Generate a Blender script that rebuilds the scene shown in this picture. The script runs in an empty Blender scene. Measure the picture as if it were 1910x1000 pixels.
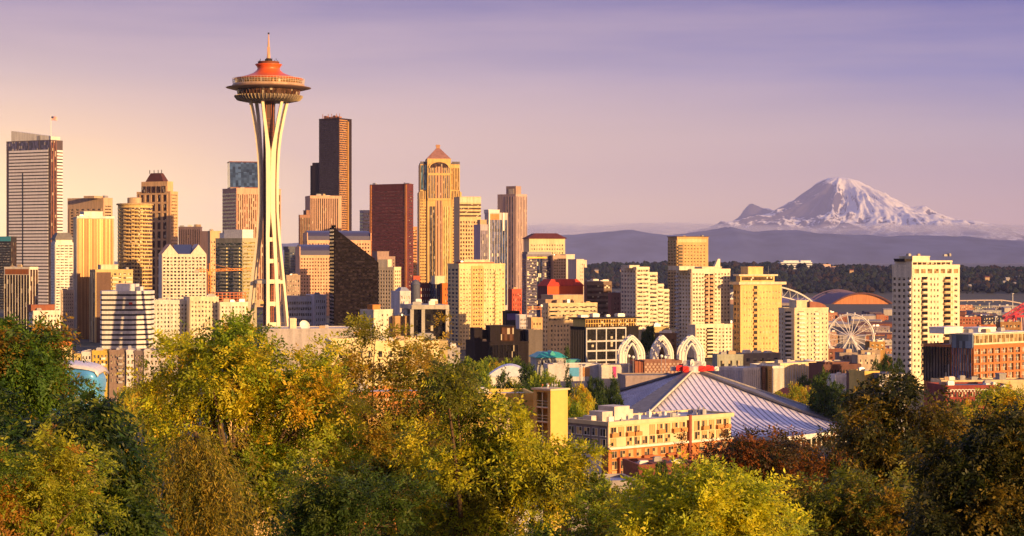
import bpy, math, random
import numpy as np
from mathutils import Vector, Matrix
C = bpy.context
S = C.scene
COL = S.collection
R_ = math.radians
random.seed(7)
# ---------------------------------------------------------------- camera
F, H, HY = 3600.0, 100.0, 485.0          # focal length in photo pixels, eye height in metres, horizon row
def PX(px, Y): return (px - 955.0) / F * Y
def PZ(py, Y): return H - (py - HY) / F * Y
cam = bpy.data.cameras.new('camera'); co = bpy.data.objects.new('camera', cam); COL.objects.link(co)
cam.sensor_width = 36; cam.lens = 36 * F / 1910.0
cam.shift_y = (HY - 500.0) / 1910.0
cam.clip_start = 0.5; cam.clip_end = 400000
co.location = (0, 0, H); co.rotation_euler = (math.pi / 2, 0, 0)
S.camera = co
# ---------------------------------------------------------------- light
SUN_AZ, SUN_EL = R_(134), R_(8.5)
SV = Vector((math.sin(SUN_AZ) * math.cos(SUN_EL), math.cos(SUN_AZ) * math.cos(SUN_EL), math.sin(SUN_EL)))
sl = bpy.data.lights.new('sun', 'SUN'); so = bpy.data.objects.new('sun', sl); COL.objects.link(so)
sl.energy = 5.0; sl.angle = R_(0.5); sl.color = (1.0, 0.585, 0.23)
so.rotation_euler = SV.to_track_quat('Z', 'Y').to_euler(); so.location = (300, -200, 400)
W = bpy.data.worlds.new('World'); S.world = W; W.use_nodes = True
nt = W.node_tree; nt.nodes.clear()
def N(nt, t, **k):
    n = nt.nodes.new(t)
    for a, b in k.items(): setattr(n, a, b)
    return n
def ramp(nt, src, stops, interp='LINEAR'):
    r = N(nt, 'ShaderNodeValToRGB'); r.color_ramp.interpolation = interp
    e = r.color_ramp.elements
    while len(e) < len(stops): e.new(0.5)
    for x, (p, c) in zip(e, stops): x.position = p; x.color = (*c, 1) if len(c) == 3 else c
    if src is not None: nt.links.new(src, r.inputs[0])
    return r.outputs[0]
def mth(nt, op, a, b=None, clamp=False):
    m = N(nt, 'ShaderNodeMath', operation=op, use_clamp=clamp)
    for i, v in enumerate((a, b)):
        if v is None: continue
        if isinstance(v, (int, float)): m.inputs[i].default_value = v
        else: nt.links.new(v, m.inputs[i])
    return m.outputs[0]
def mixc(nt, fac, a, b, mode='MIX'):
    m = N(nt, 'ShaderNodeMix', data_type='RGBA', blend_type=mode)
    for i, v in ((0, fac), (6, a), (7, b)):
        if isinstance(v, (int, float)): m.inputs[i].default_value = v
        elif isinstance(v, tuple): m.inputs[i].default_value = (*v, 1) if len(v) == 3 else v
        else: nt.links.new(v, m.inputs[i])
    return m.outputs[2]
def srgb(r, g, b):
    f = lambda c: (c / 255 / 12.92) if c / 255 <= .04045 else ((c / 255 + .055) / 1.055) ** 2.4
    return (f(r), f(g), f(b))
tc = N(nt, 'ShaderNodeTexCoord'); sp = N(nt, 'ShaderNodeSeparateXYZ'); nt.links.new(tc.outputs['Generated'], sp.inputs[0])
zz = mth(nt, 'MULTIPLY', sp.outputs[2], 4.0, True)      # elevation 0..0.25 stretched to 0..1
rl = ramp(nt, zz, [(0, (1.35, .90, .38)), (.12, (1.2, .80, .38)), (.25, srgb(246, 200, 150)), (.38, srgb(190, 162, 160)), (.54, srgb(116, 102, 148)), (1, srgb(140, 142, 196))])
rr = ramp(nt, zz, [(0, srgb(240, 184, 164)), (.12, srgb(226, 184, 174)), (.25, srgb(182, 162, 180)), (.38, srgb(112, 112, 176)), (.54, srgb(46, 58, 152)), (1, srgb(124, 132, 200))])
ax = mth(nt, 'MULTIPLY_ADD', sp.outputs[0], 1.8); ax.node.inputs[2].default_value = .44; ax.node.use_clamp = True
base = mixc(nt, ax, rl, rr)
# thin streaks of high cloud
mp = N(nt, 'ShaderNodeMapping'); mp.inputs['Scale'].default_value = (3, 3, 34); nt.links.new(tc.outputs['Generated'], mp.inputs[0])
nz = N(nt, 'ShaderNodeTexNoise'); nz.inputs['Scale'].default_value = 1.6; nz.inputs['Detail'].default_value = 4; nt.links.new(mp.outputs[0], nz.inputs[0])
base = mixc(nt, ramp(nt, nz.outputs[0], [(.42, (0, 0, 0)), (.75, (.26, .26, .26))]), base, srgb(226, 190, 184))
# evening glow round the sun, behind the viewer
dt = N(nt, 'ShaderNodeVectorMath', operation='DOT_PRODUCT'); nt.links.new(tc.outputs['Generated'], dt.inputs[0]); dt.inputs[1].default_value = SV
gl = mth(nt, 'POWER', mth(nt, 'MAXIMUM', dt.outputs['Value'], 0.0), 11.0)
zen = N(nt, 'ShaderNodeMapRange'); nt.links.new(sp.outputs[2], zen.inputs[0]); zen.inputs[1].default_value = .42; zen.inputs[2].default_value = .9
base = mixc(nt, zen.outputs[0], base, (.24, .25, .46))
beh = N(nt, 'ShaderNodeMapRange'); nt.links.new(sp.outputs[1], beh.inputs[0]); beh.inputs[1].default_value = .25; beh.inputs[2].default_value = -.5; beh.inputs[3].default_value = 0; beh.inputs[4].default_value = .9
base = mixc(nt, beh.outputs[0], base, (.06, .065, .15))
base = mixc(nt, gl, base, (1.9, .95, 0.32))
sky = N(nt, 'ShaderNodeTexSky', sky_type='NISHITA'); sky.sun_disc = False; sky.sun_elevation = SUN_EL; sky.sun_rotation = SUN_AZ
bg1 = N(nt, 'ShaderNodeBackground'); nt.links.new(sky.outputs[0], bg1.inputs[0]); bg1.inputs[1].default_value = 0.012
bg2 = N(nt, 'ShaderNodeBackground'); nt.links.new(base, bg2.inputs[0]); bg2.inputs[1].default_value = 0.75
ad = N(nt, 'ShaderNodeAddShader'); nt.links.new(bg1.outputs[0], ad.inputs[0]); nt.links.new(bg2.outputs[0], ad.inputs[1])
wo = N(nt, 'ShaderNodeOutputWorld'); nt.links.new(ad.outputs[0], wo.inputs[0])
vs = S.view_settings; vs.view_transform = 'Standard'; vs.look = 'None'; vs.exposure = 0.75; vs.gamma = 1
S.cycles.use_denoising = True
S.cycles.max_bounces = 6; S.cycles.diffuse_bounces = 2; S.cycles.glossy_bounces = 3; S.cycles.transmission_bounces = 3
S.cycles.volume_bounces = 1; S.cycles.transparent_max_bounces = 6
S.cycles.sample_clamp_indirect = 6
# ---------------------------------------------------------------- materials
MC = {}
def newmat(name):
    m = bpy.data.materials.new(name); m.use_nodes = True
    return m, m.node_tree, m.node_tree.nodes['Principled BSDF']
def wall(col, rough=.8, var=.2, key=''):
    k = ('w', col, rough, var)
    if k in MC: return MC[k]
    m, t, b = newmat('wall_paint'); MC[k] = m
    tc = N(t, 'ShaderNodeTexCoord'); mp = N(t, 'ShaderNodeMapping'); mp.inputs['Scale'].default_value = (.35, .35, .045)
    t.links.new(tc.outputs['Object'], mp.inputs[0])
    n1 = N(t, 'ShaderNodeTexNoise'); n1.inputs['Scale'].default_value = 1; n1.inputs['Detail'].default_value = 5; t.links.new(mp.outputs[0], n1.inputs[0])
    n2 = N(t, 'ShaderNodeTexNoise'); n2.inputs['Scale'].default_value = .9; n2.inputs['Detail'].default_value = 6; t.links.new(tc.outputs['Object'], n2.inputs[0])
    f = mth(t, 'ADD', mth(t, 'MULTIPLY', n1.outputs[0], .6), mth(t, 'MULTIPLY', n2.outputs[0], .4))
    lo = tuple(c * (1 - 1.3 * var) for c in col); hi = tuple(min(1, c * (1 + .6 * var)) for c in col)
    t.links.new(ramp(t, f, [(.36, lo), (.62, hi)]), b.inputs['Base Color'])
    dk = max(col) < .08
    b.inputs['Roughness'].default_value = .85 if dk else rough; b.inputs['Specular IOR Level'].default_value = .06 if dk else .3
    return m
def plain(col, rough=.6, metal=0.0, name='paint'):
    k = ('p', col, rough, metal)
    if k in MC: return MC[k]
    m, t, b = newmat(name); MC[k] = m
    tc = N(t, 'ShaderNodeTexCoord')
    n2 = N(t, 'ShaderNodeTexNoise'); n2.inputs['Scale'].default_value = .7; n2.inputs['Detail'].default_value = 6; t.links.new(tc.outputs['Object'], n2.inputs[0])
    t.links.new(ramp(t, n2.outputs[0], [(.3, tuple(c * .86 for c in col)), (.7, tuple(min(1, c * 1.1) for c in col))]), b.inputs['Base Color'])
    b.inputs['Roughness'].default_value = rough; b.inputs['Metallic'].default_value = metal
    return m
def glass(col, metal=.0, rough=.1, blinds=.14, cell=(1.6, 3.6), bl=(.42, .36, .28)):
    """window glass: panes of slightly different tint, some with a pale blind behind"""
    k = ('g', col, metal, rough, blinds, cell)
    if k in MC: return MC[k]
    m, t, b = newmat('window_glass'); MC[k] = m
    tc = N(t, 'ShaderNodeTexCoord'); oi = N(t, 'ShaderNodeObjectInfo'); ge = N(t, 'ShaderNodeNewGeometry')
    sn = N(t, 'ShaderNodeVectorMath', operation='SNAP'); t.links.new(tc.outputs['Object'], sn.inputs[0]); sn.inputs[1].default_value = (cell[0], cell[0], cell[1])
    wn = N(t, 'ShaderNodeTexWhiteNoise', noise_dimensions='4D'); t.links.new(sn.outputs[0], wn.inputs[0])
    t.links.new(mth(t, 'ADD', mth(t, 'MULTIPLY', oi.outputs['Random'], 91.7), mth(t, 'MULTIPLY', ge.outputs['Random Per Island'], 37.3)), wn.inputs['W'])
    v = wn.outputs['Value']
    c1 = ramp(t, v, [(0, tuple(c * .45 for c in col)), (.6, col), (1, tuple(min(1, c * 1.9) for c in col))])
    fac = mth(t, 'GREATER_THAN', mth(t, 'FRACT', mth(t, 'MULTIPLY', v, 7.31)), 1 - blinds)
    t.links.new(mixc(t, fac, c1, bl), b.inputs['Base Color'])
    t.links.new(mth(t, 'ADD', mth(t, 'MULTIPLY', fac, .3), rough), b.inputs['Roughness'])
    t.links.new(mth(t, 'MULTIPLY', mth(t, 'SUBTRACT', 1.0, fac), metal), b.inputs['Metallic'])
    b.inputs['IOR'].default_value = 1.6
    # faint unevenness of the panes
    va = N(t, 'ShaderNodeVectorMath', operation='MULTIPLY_ADD'); t.links.new(wn.outputs['Color'], va.inputs[0]); va.inputs[1].default_value = (.036, .036, .036); va.inputs[2].default_value = (-.018, -.018, -.018)
    vb = N(t, 'ShaderNodeVectorMath', operation='ADD'); t.links.new(va.outputs[0], vb.inputs[0]); t.links.new(ge.outputs['Normal'], vb.inputs[1])
    vn = N(t, 'ShaderNodeVectorMath', operation='NORMALIZE'); t.links.new(vb.outputs[0], vn.inputs[0]); t.links.new(vn.outputs[0], b.inputs['Normal'])
    return m
GD = glass((.022, .022, .03), .0, .1, .22); GB = glass((.05, .08, .17), .25, .08, .05); GBR = glass((.07, .035, .022), .1, .1, .1)
GGO = glass((.55, .38, .18), .6, .16, .04); GK = glass((.012, .011, .014), .0, .12, .03); GV = glass((.10, .09, .16), .3, .1, .1)
GM = glass((.05, .045, .05), .1, .1, .42, (1.3, 3.1), (.36, .29, .20)); GRE = glass((.16, .055, .05), .35, .14, .0)
WHITE = wall((.74, .71, .66)); CREAM = wall((.70, .60, .44)); TAN = wall((.50, .36, .23)); GREY = wall((.36, .35, .36)); CONC = wall((.42, .40, .37))
DARK = wall((.04, .036, .042), .6); BRICK = wall((.33, .12, .06)); YEL = wall((.72, .50, .16)); METAL = plain((.5, .5, .53), .45, .6); ROOFG = wall((.24, .23, .24), .9, .3)
WROOF = wall((.62, .60, .58), .9, .25); MAROON = wall((.16, .05, .05)); ORANGE = wall((.62, .16, .05)); STEELW = plain((.78, .76, .72), .45)
# ---------------------------------------------------------------- mesh helpers
class MB:
    def __init__(s): s.v = []; s.f = []
    def quad(s, *p):
        n = len(s.v); s.v += [tuple(q) for q in p]; s.f.append(tuple(range(n, n + len(p))))
    def box(s, x0, x1, y0, y1, z0, z1):
        n = len(s.v)
        s.v += [(x0, y0, z0), (x1, y0, z0), (x1, y1, z0), (x0, y1, z0), (x0, y0, z1), (x1, y0, z1), (x1, y1, z1), (x0, y1, z1)]
        s.f += [tuple(n + i for i in q) for q in ((0, 3, 2, 1), (4, 5, 6, 7), (0, 1, 5, 4), (1, 2, 6, 5), (2, 3, 7, 6), (3, 0, 4, 7))]
        return s
    def loft(s, rings, cap=True):
        """rings: lists of points of equal length, counter-clockwise from above, bottom first"""
        n = len(s.v); k = len(rings[0])
        for r in rings: s.v += [tuple(p) for p in r]
        for i in range(len(rings) - 1):
            for j in range(k):
                a, b = n + i * k + j, n + i * k + (j + 1) % k
                s.f.append((a, b, b + k, a + k))
        if cap:
            s.f.append(tuple(n + j for j in reversed(range(k)))); s.f.append(tuple(n + (len(rings) - 1) * k + j for j in range(k)))
        return s
    def prism(s, poly, z0, z1, top=None):
        return s.loft([[(x, y, z0) for x, y in poly], [(x, y, z1) for x, y in (top or poly)]])
    def lathe(s, prof, n=48, cx=0, cy=0):
        return s.loft([[(cx + r * math.cos(2 * math.pi * j / n), cy + r * math.sin(2 * math.pi * j / n), z) for j in range(n)] for r, z in prof])
    def tube(s, pts, rad, n=6):
        pts = [Vector(p) for p in pts]; rings = []
        if not hasattr(rad, '__len__'): rad = [rad] * len(pts)
        for i, p in enumerate(pts):
            d = (pts[min(i + 1, len(pts) - 1)] - pts[max(i - 1, 0)]).normalized()
            u = d.orthogonal().normalized() if i == 0 else (u - d * u.dot(d)).normalized()
            w = d.cross(u)
            rings.append([p + (u * math.cos(2 * math.pi * j / n) + w * math.sin(2 * math.pi * j / n)) * rad[i] for j in range(n)])
        return s.loft(rings)
    def bar(s, p, q, a, b=None):
        """straight bar of rectangular section a x b"""
        p, q = Vector(p), Vector(q); b = b or a; d = (q - p).normalized()
        u = d.cross(Vector((0, 0, 1))); u = u.normalized() if u.length > 1e-4 else Vector((1, 0, 0)); w = d.cross(u)
        r = lambda o: [o - u * a / 2 - w * b / 2, o + u * a / 2 - w * b / 2, o + u * a / 2 + w * b / 2, o - u * a / 2 + w * b / 2]
        return s.loft([r(p), r(q)])
    def mesh(s, name, mat, smooth=False):
        me = bpy.data.meshes.new(name); me.from_pydata(s.v, [], s.f); me.materials.append(mat)
        if smooth: me.polygons.foreach_set('use_smooth', [True] * len(me.polygons))
        return me
    def build(s, name, mat, parent=None, smooth=False, loc=None):
        o = bpy.data.objects.new(name, s.mesh(name, mat, smooth)); COL.objects.link(o)
        if parent: o.parent = parent
        if loc: o.location = loc
        return o
def tag(o, label=None, cat=None, group=None, kind=None):
    if label: o['label'] = label
    if cat: o['category'] = cat
    if group: o['group'] = group
    if kind: o['kind'] = kind
    return o
def empty(name, loc, label, cat, rz=0, group=None):
    o = bpy.data.objects.new(name, None); COL.objects.link(o); o.location = loc; o.rotation_euler = (0, 0, rz); o.empty_display_size = .1
    return tag(o, label, cat, group)
def inst(name, me, parent, loc, rz=0):
    o = bpy.data.objects.new(name, me); COL.objects.link(o); o.parent = parent; o.location = loc
    if rz: o.rotation_euler = (0, 0, rz)
    return o
# ---------------------------------------------------------------- noise for landforms
def vnoise(x, y, seed=0):
    xi, yi = np.floor(x).astype(np.int64), np.floor(y).astype(np.int64); fx, fy = x - xi, y - yi
    fx, fy = fx * fx * (3 - 2 * fx), fy * fy * (3 - 2 * fy)
    def h(a, b):
        n = (a * 374761393 + b * 668265263 + seed * 982451653) & 0x7fffffff
        n = ((n ^ (n >> 13)) * 1274126177) & 0x7fffffff
        return ((n ^ (n >> 16)) & 0xffff) / 65535.0
    return (h(xi, yi) * (1 - fx) + h(xi + 1, yi) * fx) * (1 - fy) + (h(xi, yi + 1) * (1 - fx) + h(xi + 1, yi + 1) * fx) * fy
def fbm(x, y, o=5, seed=0, ridge=False):
    t = 0; a = .5; n = 0
    for i in range(o):
        v = vnoise(x * 2 ** i + 17.3 * i, y * 2 ** i - 9.1 * i, seed + i)
        t = t + a * ((1 - abs(2 * v - 1)) if ridge else v); n += a; a *= .5
    return t / n
def grid_mesh(name, X, Y, Z, mat, attr=None, smooth=True):
    ny, nx = X.shape
    me = bpy.data.meshes.new(name)
    v = np.stack([X, Y, Z], -1).reshape(-1, 3).astype(np.float32)
    i = (np.arange(ny - 1)[:, None] * nx + np.arange(nx - 1)[None]).ravel()
    f = np.stack([i, i + 1, i + nx + 1, i + nx], -1).astype(np.int32)
    me.vertices.add(len(v)); me.vertices.foreach_set('co', v.ravel())
    me.loops.add(f.size); me.loops.foreach_set('vertex_index', f.ravel())
    me.polygons.add(len(f)); me.polygons.foreach_set('loop_start', np.arange(0, f.size, 4, dtype=np.int32))
    if smooth: me.polygons.foreach_set('use_smooth', np.ones(len(f), dtype=bool))
    me.update(calc_edges=True)
    if attr is not None:
        a = me.attributes.new('cover', 'FLOAT', 'POINT'); a.data.foreach_set('value', attr.ravel().astype(np.float32))
    me.materials.append(mat)
    o = bpy.data.objects.new(name, me); COL.objects.link(o)
    return o
# ---------------------------------------------------------------- ground
_gy = [-3000, -60, -3, 6, 30, 60, 110, 220, 400, 620, 850, 960, 1080, 1200, 2000, 3000, 4500, 6000, 12000, 200000]
_gz = [94, 98.2, 98.2, 96.5, 88, 82, 72, 60, 48, 32, 22, 20, 32, 36, 42, 40, -8, 8, 10, 10]
def ground_z(x, y):
    x, y = np.asarray(x, float), np.asarray(y, float)
    z = np.interp(y, _gy, _gz)
    port = np.clip((x / np.maximum(y, 1) - .12) / .03, 0, 1) * np.clip((y - 1060) / 240, 0, 1) * np.clip((6500 - y) / 800, 0, 1)
    z = z * (1 - port) - 12 * port
    hill = 52 * np.exp(-((y - 7600) / 1000) ** 2) * np.clip((x + 500) / 500, 0, 1)
    return z + hill * (.75 + .5 * vnoise(x / 500, y / 700, 3))
def GZ(x, y): return float(ground_z(x, y))
m, t, b = newmat('ground'); tcg = N(t, 'ShaderNodeTexCoord')
n1 = N(t, 'ShaderNodeTexNoise'); n1.inputs['Scale'].default_value = .02; n1.inputs['Detail'].default_value = 8; t.links.new(tcg.outputs['Object'], n1.inputs[0])
n2 = N(t, 'ShaderNodeTexNoise'); n2.inputs['Scale'].default_value = .25; n2.inputs['Detail'].default_value = 6; t.links.new(tcg.outputs['Object'], n2.inputs[0])
t.links.new(mixc(t, .45, ramp(t, n1.outputs[0], [(.4, (.035, .035, .045)), (.5, (.07, .065, .06)), (.6, (.035, .045, .025))]), ramp(t, n2.outputs[0], [(.4, (.04, .05, .025)), (.6, (.07, .065, .055))])), b.inputs['Base Color'])
b.inputs['Roughness'].default_value = .95
ys = np.unique(np.concatenate([np.linspace(-3000, -60, 8), np.linspace(-60, 120, 40), np.linspace(120, 1500, 50), np.linspace(1500, 9500, 80), np.geomspace(9500, 120000, 16)]))
xs = np.concatenate([-np.geomspace(60000, 3000, 12), np.linspace(-2800, 2800, 90), np.geomspace(3000, 60000, 12)])
XX, YY = np.meshgrid(xs, ys)
tag(grid_mesh('ground', XX, YY, ground_z(XX, YY), m), kind='structure')
# ---------------------------------------------------------------- foothills and the great mountain
def interp(x, pts): return np.interp(x, [p[0] for p in pts], [p[1] for p in pts])
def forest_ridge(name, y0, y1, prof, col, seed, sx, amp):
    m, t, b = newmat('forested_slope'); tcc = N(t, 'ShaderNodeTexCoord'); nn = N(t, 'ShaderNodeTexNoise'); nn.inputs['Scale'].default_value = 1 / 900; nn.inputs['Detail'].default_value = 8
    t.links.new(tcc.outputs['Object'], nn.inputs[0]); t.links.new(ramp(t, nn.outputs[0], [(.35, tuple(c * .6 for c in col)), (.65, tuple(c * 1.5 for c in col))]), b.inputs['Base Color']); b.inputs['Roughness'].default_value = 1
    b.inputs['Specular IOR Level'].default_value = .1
    yc = (y0 + y1) / 2
    X, Y = np.meshgrid(np.linspace(PX(460, yc), PX(2050, yc), 260), np.linspace(y0, y1, 40))
    px = X / yc * F + 955; d = (Y - y0) / (y1 - y0)
    top = PZ(interp(px, prof), yc)
    env = np.sin(np.pi * np.clip(d, 0, 1)) ** .7
    Z = -10 + env * (top * (.72 + .42 * fbm(X / sx, Y / sx, 5, seed, True))) + amp * env * (fbm(X / (sx * .35), Y / (sx * .35), 4, seed + 9) - .5)
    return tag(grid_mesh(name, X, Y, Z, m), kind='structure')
forest_ridge('foothills', 55000, 66000, [(450, 460), (500, 458), (900, 444), (1060, 437), (1160, 434), (1250, 440), (1320, 433), (1356, 424), (1400, 434), (1480, 431), (1560, 437), (1700, 440), (1800, 444), (1910, 455), (2050, 465)], (.05, .065, .13), 5, 5200, 220)  # bluish forest colour: part of the distance haze tint is put into it
0 and forest_ridge('low_hills', 17000, 22000, [(-100, 480), (900, 478), (1300, 478), (1700, 480), (1910, 476), (2050, 474)], (.03, .045, .06), 15, 2600, 30)
m, t, b = newmat('rock_and_snow')
at = N(t, 'ShaderNodeAttribute', attribute_name='cover'); tcc = N(t, 'ShaderNodeTexCoord'); nn = N(t, 'ShaderNodeTexNoise'); nn.inputs['Scale'].default_value = 1 / 260; nn.inputs['Detail'].default_value = 9; nn.inputs['Roughness'].default_value = .65
t.links.new(tcc.outputs['Object'], nn.inputs[0])
fa = mth(t, 'ADD', mth(t, 'ADD', at.outputs['Fac'], .05), mth(t, 'MULTIPLY', mth(t, 'SUBTRACT', nn.outputs[0], .5), .55))
t.links.new(ramp(t, fa, [(.42, (.075, .065, .085)), (.50, (.24, .22, .24)), (.56, (.97, .97, .97))]), b.inputs['Base Color']); b.inputs['Roughness'].default_value = .9
RY = 90000.0; RX0 = PX(1572, RY); K = RY / F
X, Y = np.meshgrid(np.linspace(PX(1140, RY), PX(2010, RY), 420), np.linspace(RY - 12500, RY + 7000, 260))
dx, dy = (X - RX0) / K, (Y - RY) / K
wob = (fbm(X / 3000, Y / 3000, 4, 31) - .5) * 26
r = np.hypot(dx, dy * .9) + wob * np.clip(np.hypot(dx, dy) / 60, 0, 1)
th = np.arctan2(dy, dx); wr = .5 + .5 * np.cos(th)
hR = interp(r, [(0, 330), (28, 337), (68, 360), (128, 394), (178, 406), (258, 423), (308, 433), (430, 458), (700, 490)])
hL = interp(r, [(0, 330), (27, 332), (52, 346), (92, 376), (132, 396), (180, 411), (250, 424), (330, 446), (500, 475), (700, 490)])
py = hR * wr + hL * (1 - wr)
Z = H + (HY - py) * K
ridg = fbm(th * 3.1 + 7 + r / 260, r / 170 + .3 * np.sin(th * 5), 5, 41, True) - .74
ridg2 = fbm(X / 1500, Y / 2200, 5, 47, True) - .66
A = np.clip((r - 14) / 70, 0, 1) * np.clip((520 - r) / 300, 0, 1)
front = np.clip((-dy + 20) / 60, 0, 1)
Z = Z + (ridg * 1250 + ridg2 * 380) * A * (.35 + .65 * front)
Z += 520 * np.exp(-(((dx + 178) / 17) ** 2 + ((dy + 6) / 16) ** 2)) + 260 * np.exp(-(((dx + 160) / 24) ** 2 + ((dy + 8) / 20) ** 2))
gy, gx = np.gradient(Z, Y[1, 0] - Y[0, 0], X[0, 1] - X[0, 0])
slope = np.hypot(gx, gy); 
cov = .90 + (Z - 2300) / 3600 - slope * .36
lf = np.exp(-(((dx + 62) / 46) ** 2 + ((dy + 30) / 70) ** 2)) * np.clip(gy * 2.2 + .1, 0, 1)      # the bare cliffs under the summit
cov = cov - 1.0 * lf - .8 * np.exp(-(((dx + 176) / 24) ** 2 + ((dy + 10) / 30) ** 2)) - .28 * np.clip((gx * 1.6), 0, 1) * np.clip(-dx / 60, 0, 1)
cov = cov + .35 * np.exp(-(r / 30) ** 2)
o = grid_mesh('snowy_mountain', X, Y, np.maximum(Z, -50), m, np.clip(cov, 0, 1)); tag(o, kind='structure')
# ---------------------------------------------------------------- building kit
UNIT = {}
class B:
    """One building. Its near corner stands at photo column xC at distance Y; face F runs to xR, face L runs back to xL; a is its turn."""
    def __init__(s, name, label, xL, xC, xR, Y, a, top, mat, cat='building', group=None, d=None, w=None, zg=None, roof=ROOFG, parapet=True, body=True):
        a = R_(a); s.a, s.Y, s.mat = a, Y, mat; s.ca, s.sa = math.cos(a), math.sin(a)
        s.cx = PX(xC, Y); tR, tL = (xR - 955) / F, (xL - 955) / F
        s.w = w or ((tR * Y - s.cx) / (s.ca - tR * s.sa) if xR - xC > .5 else 30)
        if d: s.d = d
        elif xC - xL > .5: s.d = (s.cx - tL * Y) / (s.sa + tL * s.ca)
        else: s.d = min(max(s.w, 12), 40)
        if s.d <= 0 or s.w <= 0 or s.d > 400 or s.w > 400: print('BAD', label, s.w, s.d)
        s.zg = zg if zg is not None else min(GZ(s.cx, Y), GZ(s.cx, Y + s.d), GZ(s.cx + s.w, Y)) - .5
        s.e = empty(name, (s.cx, Y, s.zg), label, cat, a, group)
        s.h = s.z(top); s.m = MB()
        if body:
            s.m.box(0, s.w, 0, s.d, 0, s.h)
            if parapet:
                q, p = .35, .9
                s.m.box(-.12, s.w + .12, -.12, q, s.h - .4, s.h + p); s.m.box(-.12, s.w + .12, s.d - q, s.d + .12, s.h - .4, s.h + p)
                s.m.box(-.117, q, q, s.d - q, s.h - .397, s.h + p - .003); s.m.box(s.w - q, s.w + .117, q, s.d - q, s.h - .397, s.h + p - .003)
                MB().box(q + .03, s.w - q - .03, q + .03, s.d - q - .03, s.h + .004, s.h + .3).build('roof', roof, s.e)
    def z(s, py): return PZ(py, s.Y) - s.zg
    def uF(s, px): t = (px - 955) / F; return (t * s.Y - s.cx) / (s.ca - t * s.sa)
    def uL(s, px): t = (px - 955) / F; return (s.cx - t * s.Y) / (s.sa + t * s.ca)
    def uR(s, px):
        rx, ry = s.cx + s.w * s.ca, s.Y + s.w * s.sa; t = (px - 955) / F
        return (t * ry - rx) / (-s.sa - t * s.ca)
    def put(s, f, u, z, off=0, v=0):
        """local point at distance u along face f, height z, off metres proud"""
        return {'F': (u, -off + v, z), 'L': (-off + v, u, z), 'R': (s.w + off - v, u, z)}[f]
    ROT = {'F': 0, 'L': -math.pi / 2, 'R': math.pi / 2}
    def rel(s, f, u0, u1, z0, z1, r, mb=None):
        mb = mb or s.m
        if f == 'F': mb.box(u0, u1, -r, .05, z0, z1)
        elif f == 'L': mb.box(-r, .05, u0, u1, z0, z1)
        else: mb.box(s.w - .05, s.w + r, u0, u1, z0, z1)
    def span(s, f, u, pz):
        u0, u1 = u if u else (None, None)
        L = s.w if f == 'F' else s.d
        if u0 is None: a0, a1 = .5, L - .5
        elif isinstance(u0, float) and u0 <= 1 and u1 <= 1: a0, a1 = u0 * L, u1 * L
        else:
            g = {'F': s.uF, 'L': s.uL, 'R': s.uR}[f]; a0, a1 = sorted((g(u0), g(u1))); a0 = max(a0, .2); a1 = min(a1, L - .2)
        z1, z0 = s.z(pz[0]), s.z(pz[1]) if pz[1] is not None else 1.0
        return a0, a1, max(z0, .6), z1
    def unit(s, w, h, mat, frame=None, dp=.1):
        k = (round(w, 2), round(h, 2), mat.name, dp)
        if k not in UNIT: UNIT[k] = MB().box(-w / 2, w / 2, -dp, .03, -h / 2, h / 2).mesh('window', mat)
        return UNIT[k]
    def panes(s, f, cells, w, h, mat, name, dp=.06, frame=None):
        """each pane an object; beyond 100 the rest is one part"""
        cells = sorted(cells, key=lambda c: -c[1])
        me = s.unit(w, h, mat, dp=dp)
        cnt = s.count = getattr(s, 'count', {}); room = max(0, 100 - cnt.get(name, 0)); cnt[name] = cnt.get(name, 0) + len(cells)
        for u, z in cells[:room]:
            o = inst(name, me, s.e, s.put(f, u, z), s.ROT[f])
            if frame: inst('frame', frame, o, (0, 0, 0))
        if len(cells) > room:
            mb = MB()
            for u, z in cells[room:]: s.rel(f, u - w / 2, u + w / 2, z - h / 2, z + h / 2, dp, mb)
            tag(mb.build(name, mat, s.e), kind='stuff')
    def g(s, f, u, pz, nu, nz, fu=.5, fz=.5, mat=GD, r=.3, skip=0, name='window', frame=None, seed=1):
        """grid of single windows set between proud piers and spandrels"""
        a0, a1, z0, z1 = s.span(f, u, pz); cu, cz = (a1 - a0) / nu, (z1 - z0) / nz; rr = random.Random(seed)
        cells = [(a0 + (i + .5) * cu, z0 + (j + .5) * cz) for i in range(nu) for j in range(nz) if rr.random() >= skip]
        s.panes(f, cells, cu * fu + (.06 if r else 0), cz * fz + (.06 if r else 0), mat, name, frame=frame)
        if r:
            for i in range(nu + 1):
                c = a0 + i * cu; hw = cu * (1 - fu) / 2; s.rel(f, max(c - hw, a0), min(c + hw, a1), z0, z1, r)
            for j in range(nz + 1):
                c = z0 + j * cz; hw = cz * (1 - fz) / 2; s.rel(f, a0, a1, max(c - hw, z0), min(c + hw, z1), r - .04)
        return s
    def bd(s, f, u, pz, nz, fz=.5, mat=GD, r=.3, name='window_band'):
        a0, a1, z0, z1 = s.span(f, u, pz); cz = (z1 - z0) / nz
        s.panes(f, [((a0 + a1) / 2, z0 + (j + .5) * cz) for j in range(nz)], a1 - a0, cz * fz + .04, mat, name)
        if r:
            for j in range(nz + 1):
                c = z0 + j * cz; hw = cz * (1 - fz) / 2; s.rel(f, a0, a1, max(c - hw, z0), min(c + hw, z1), r)
        return s
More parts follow.
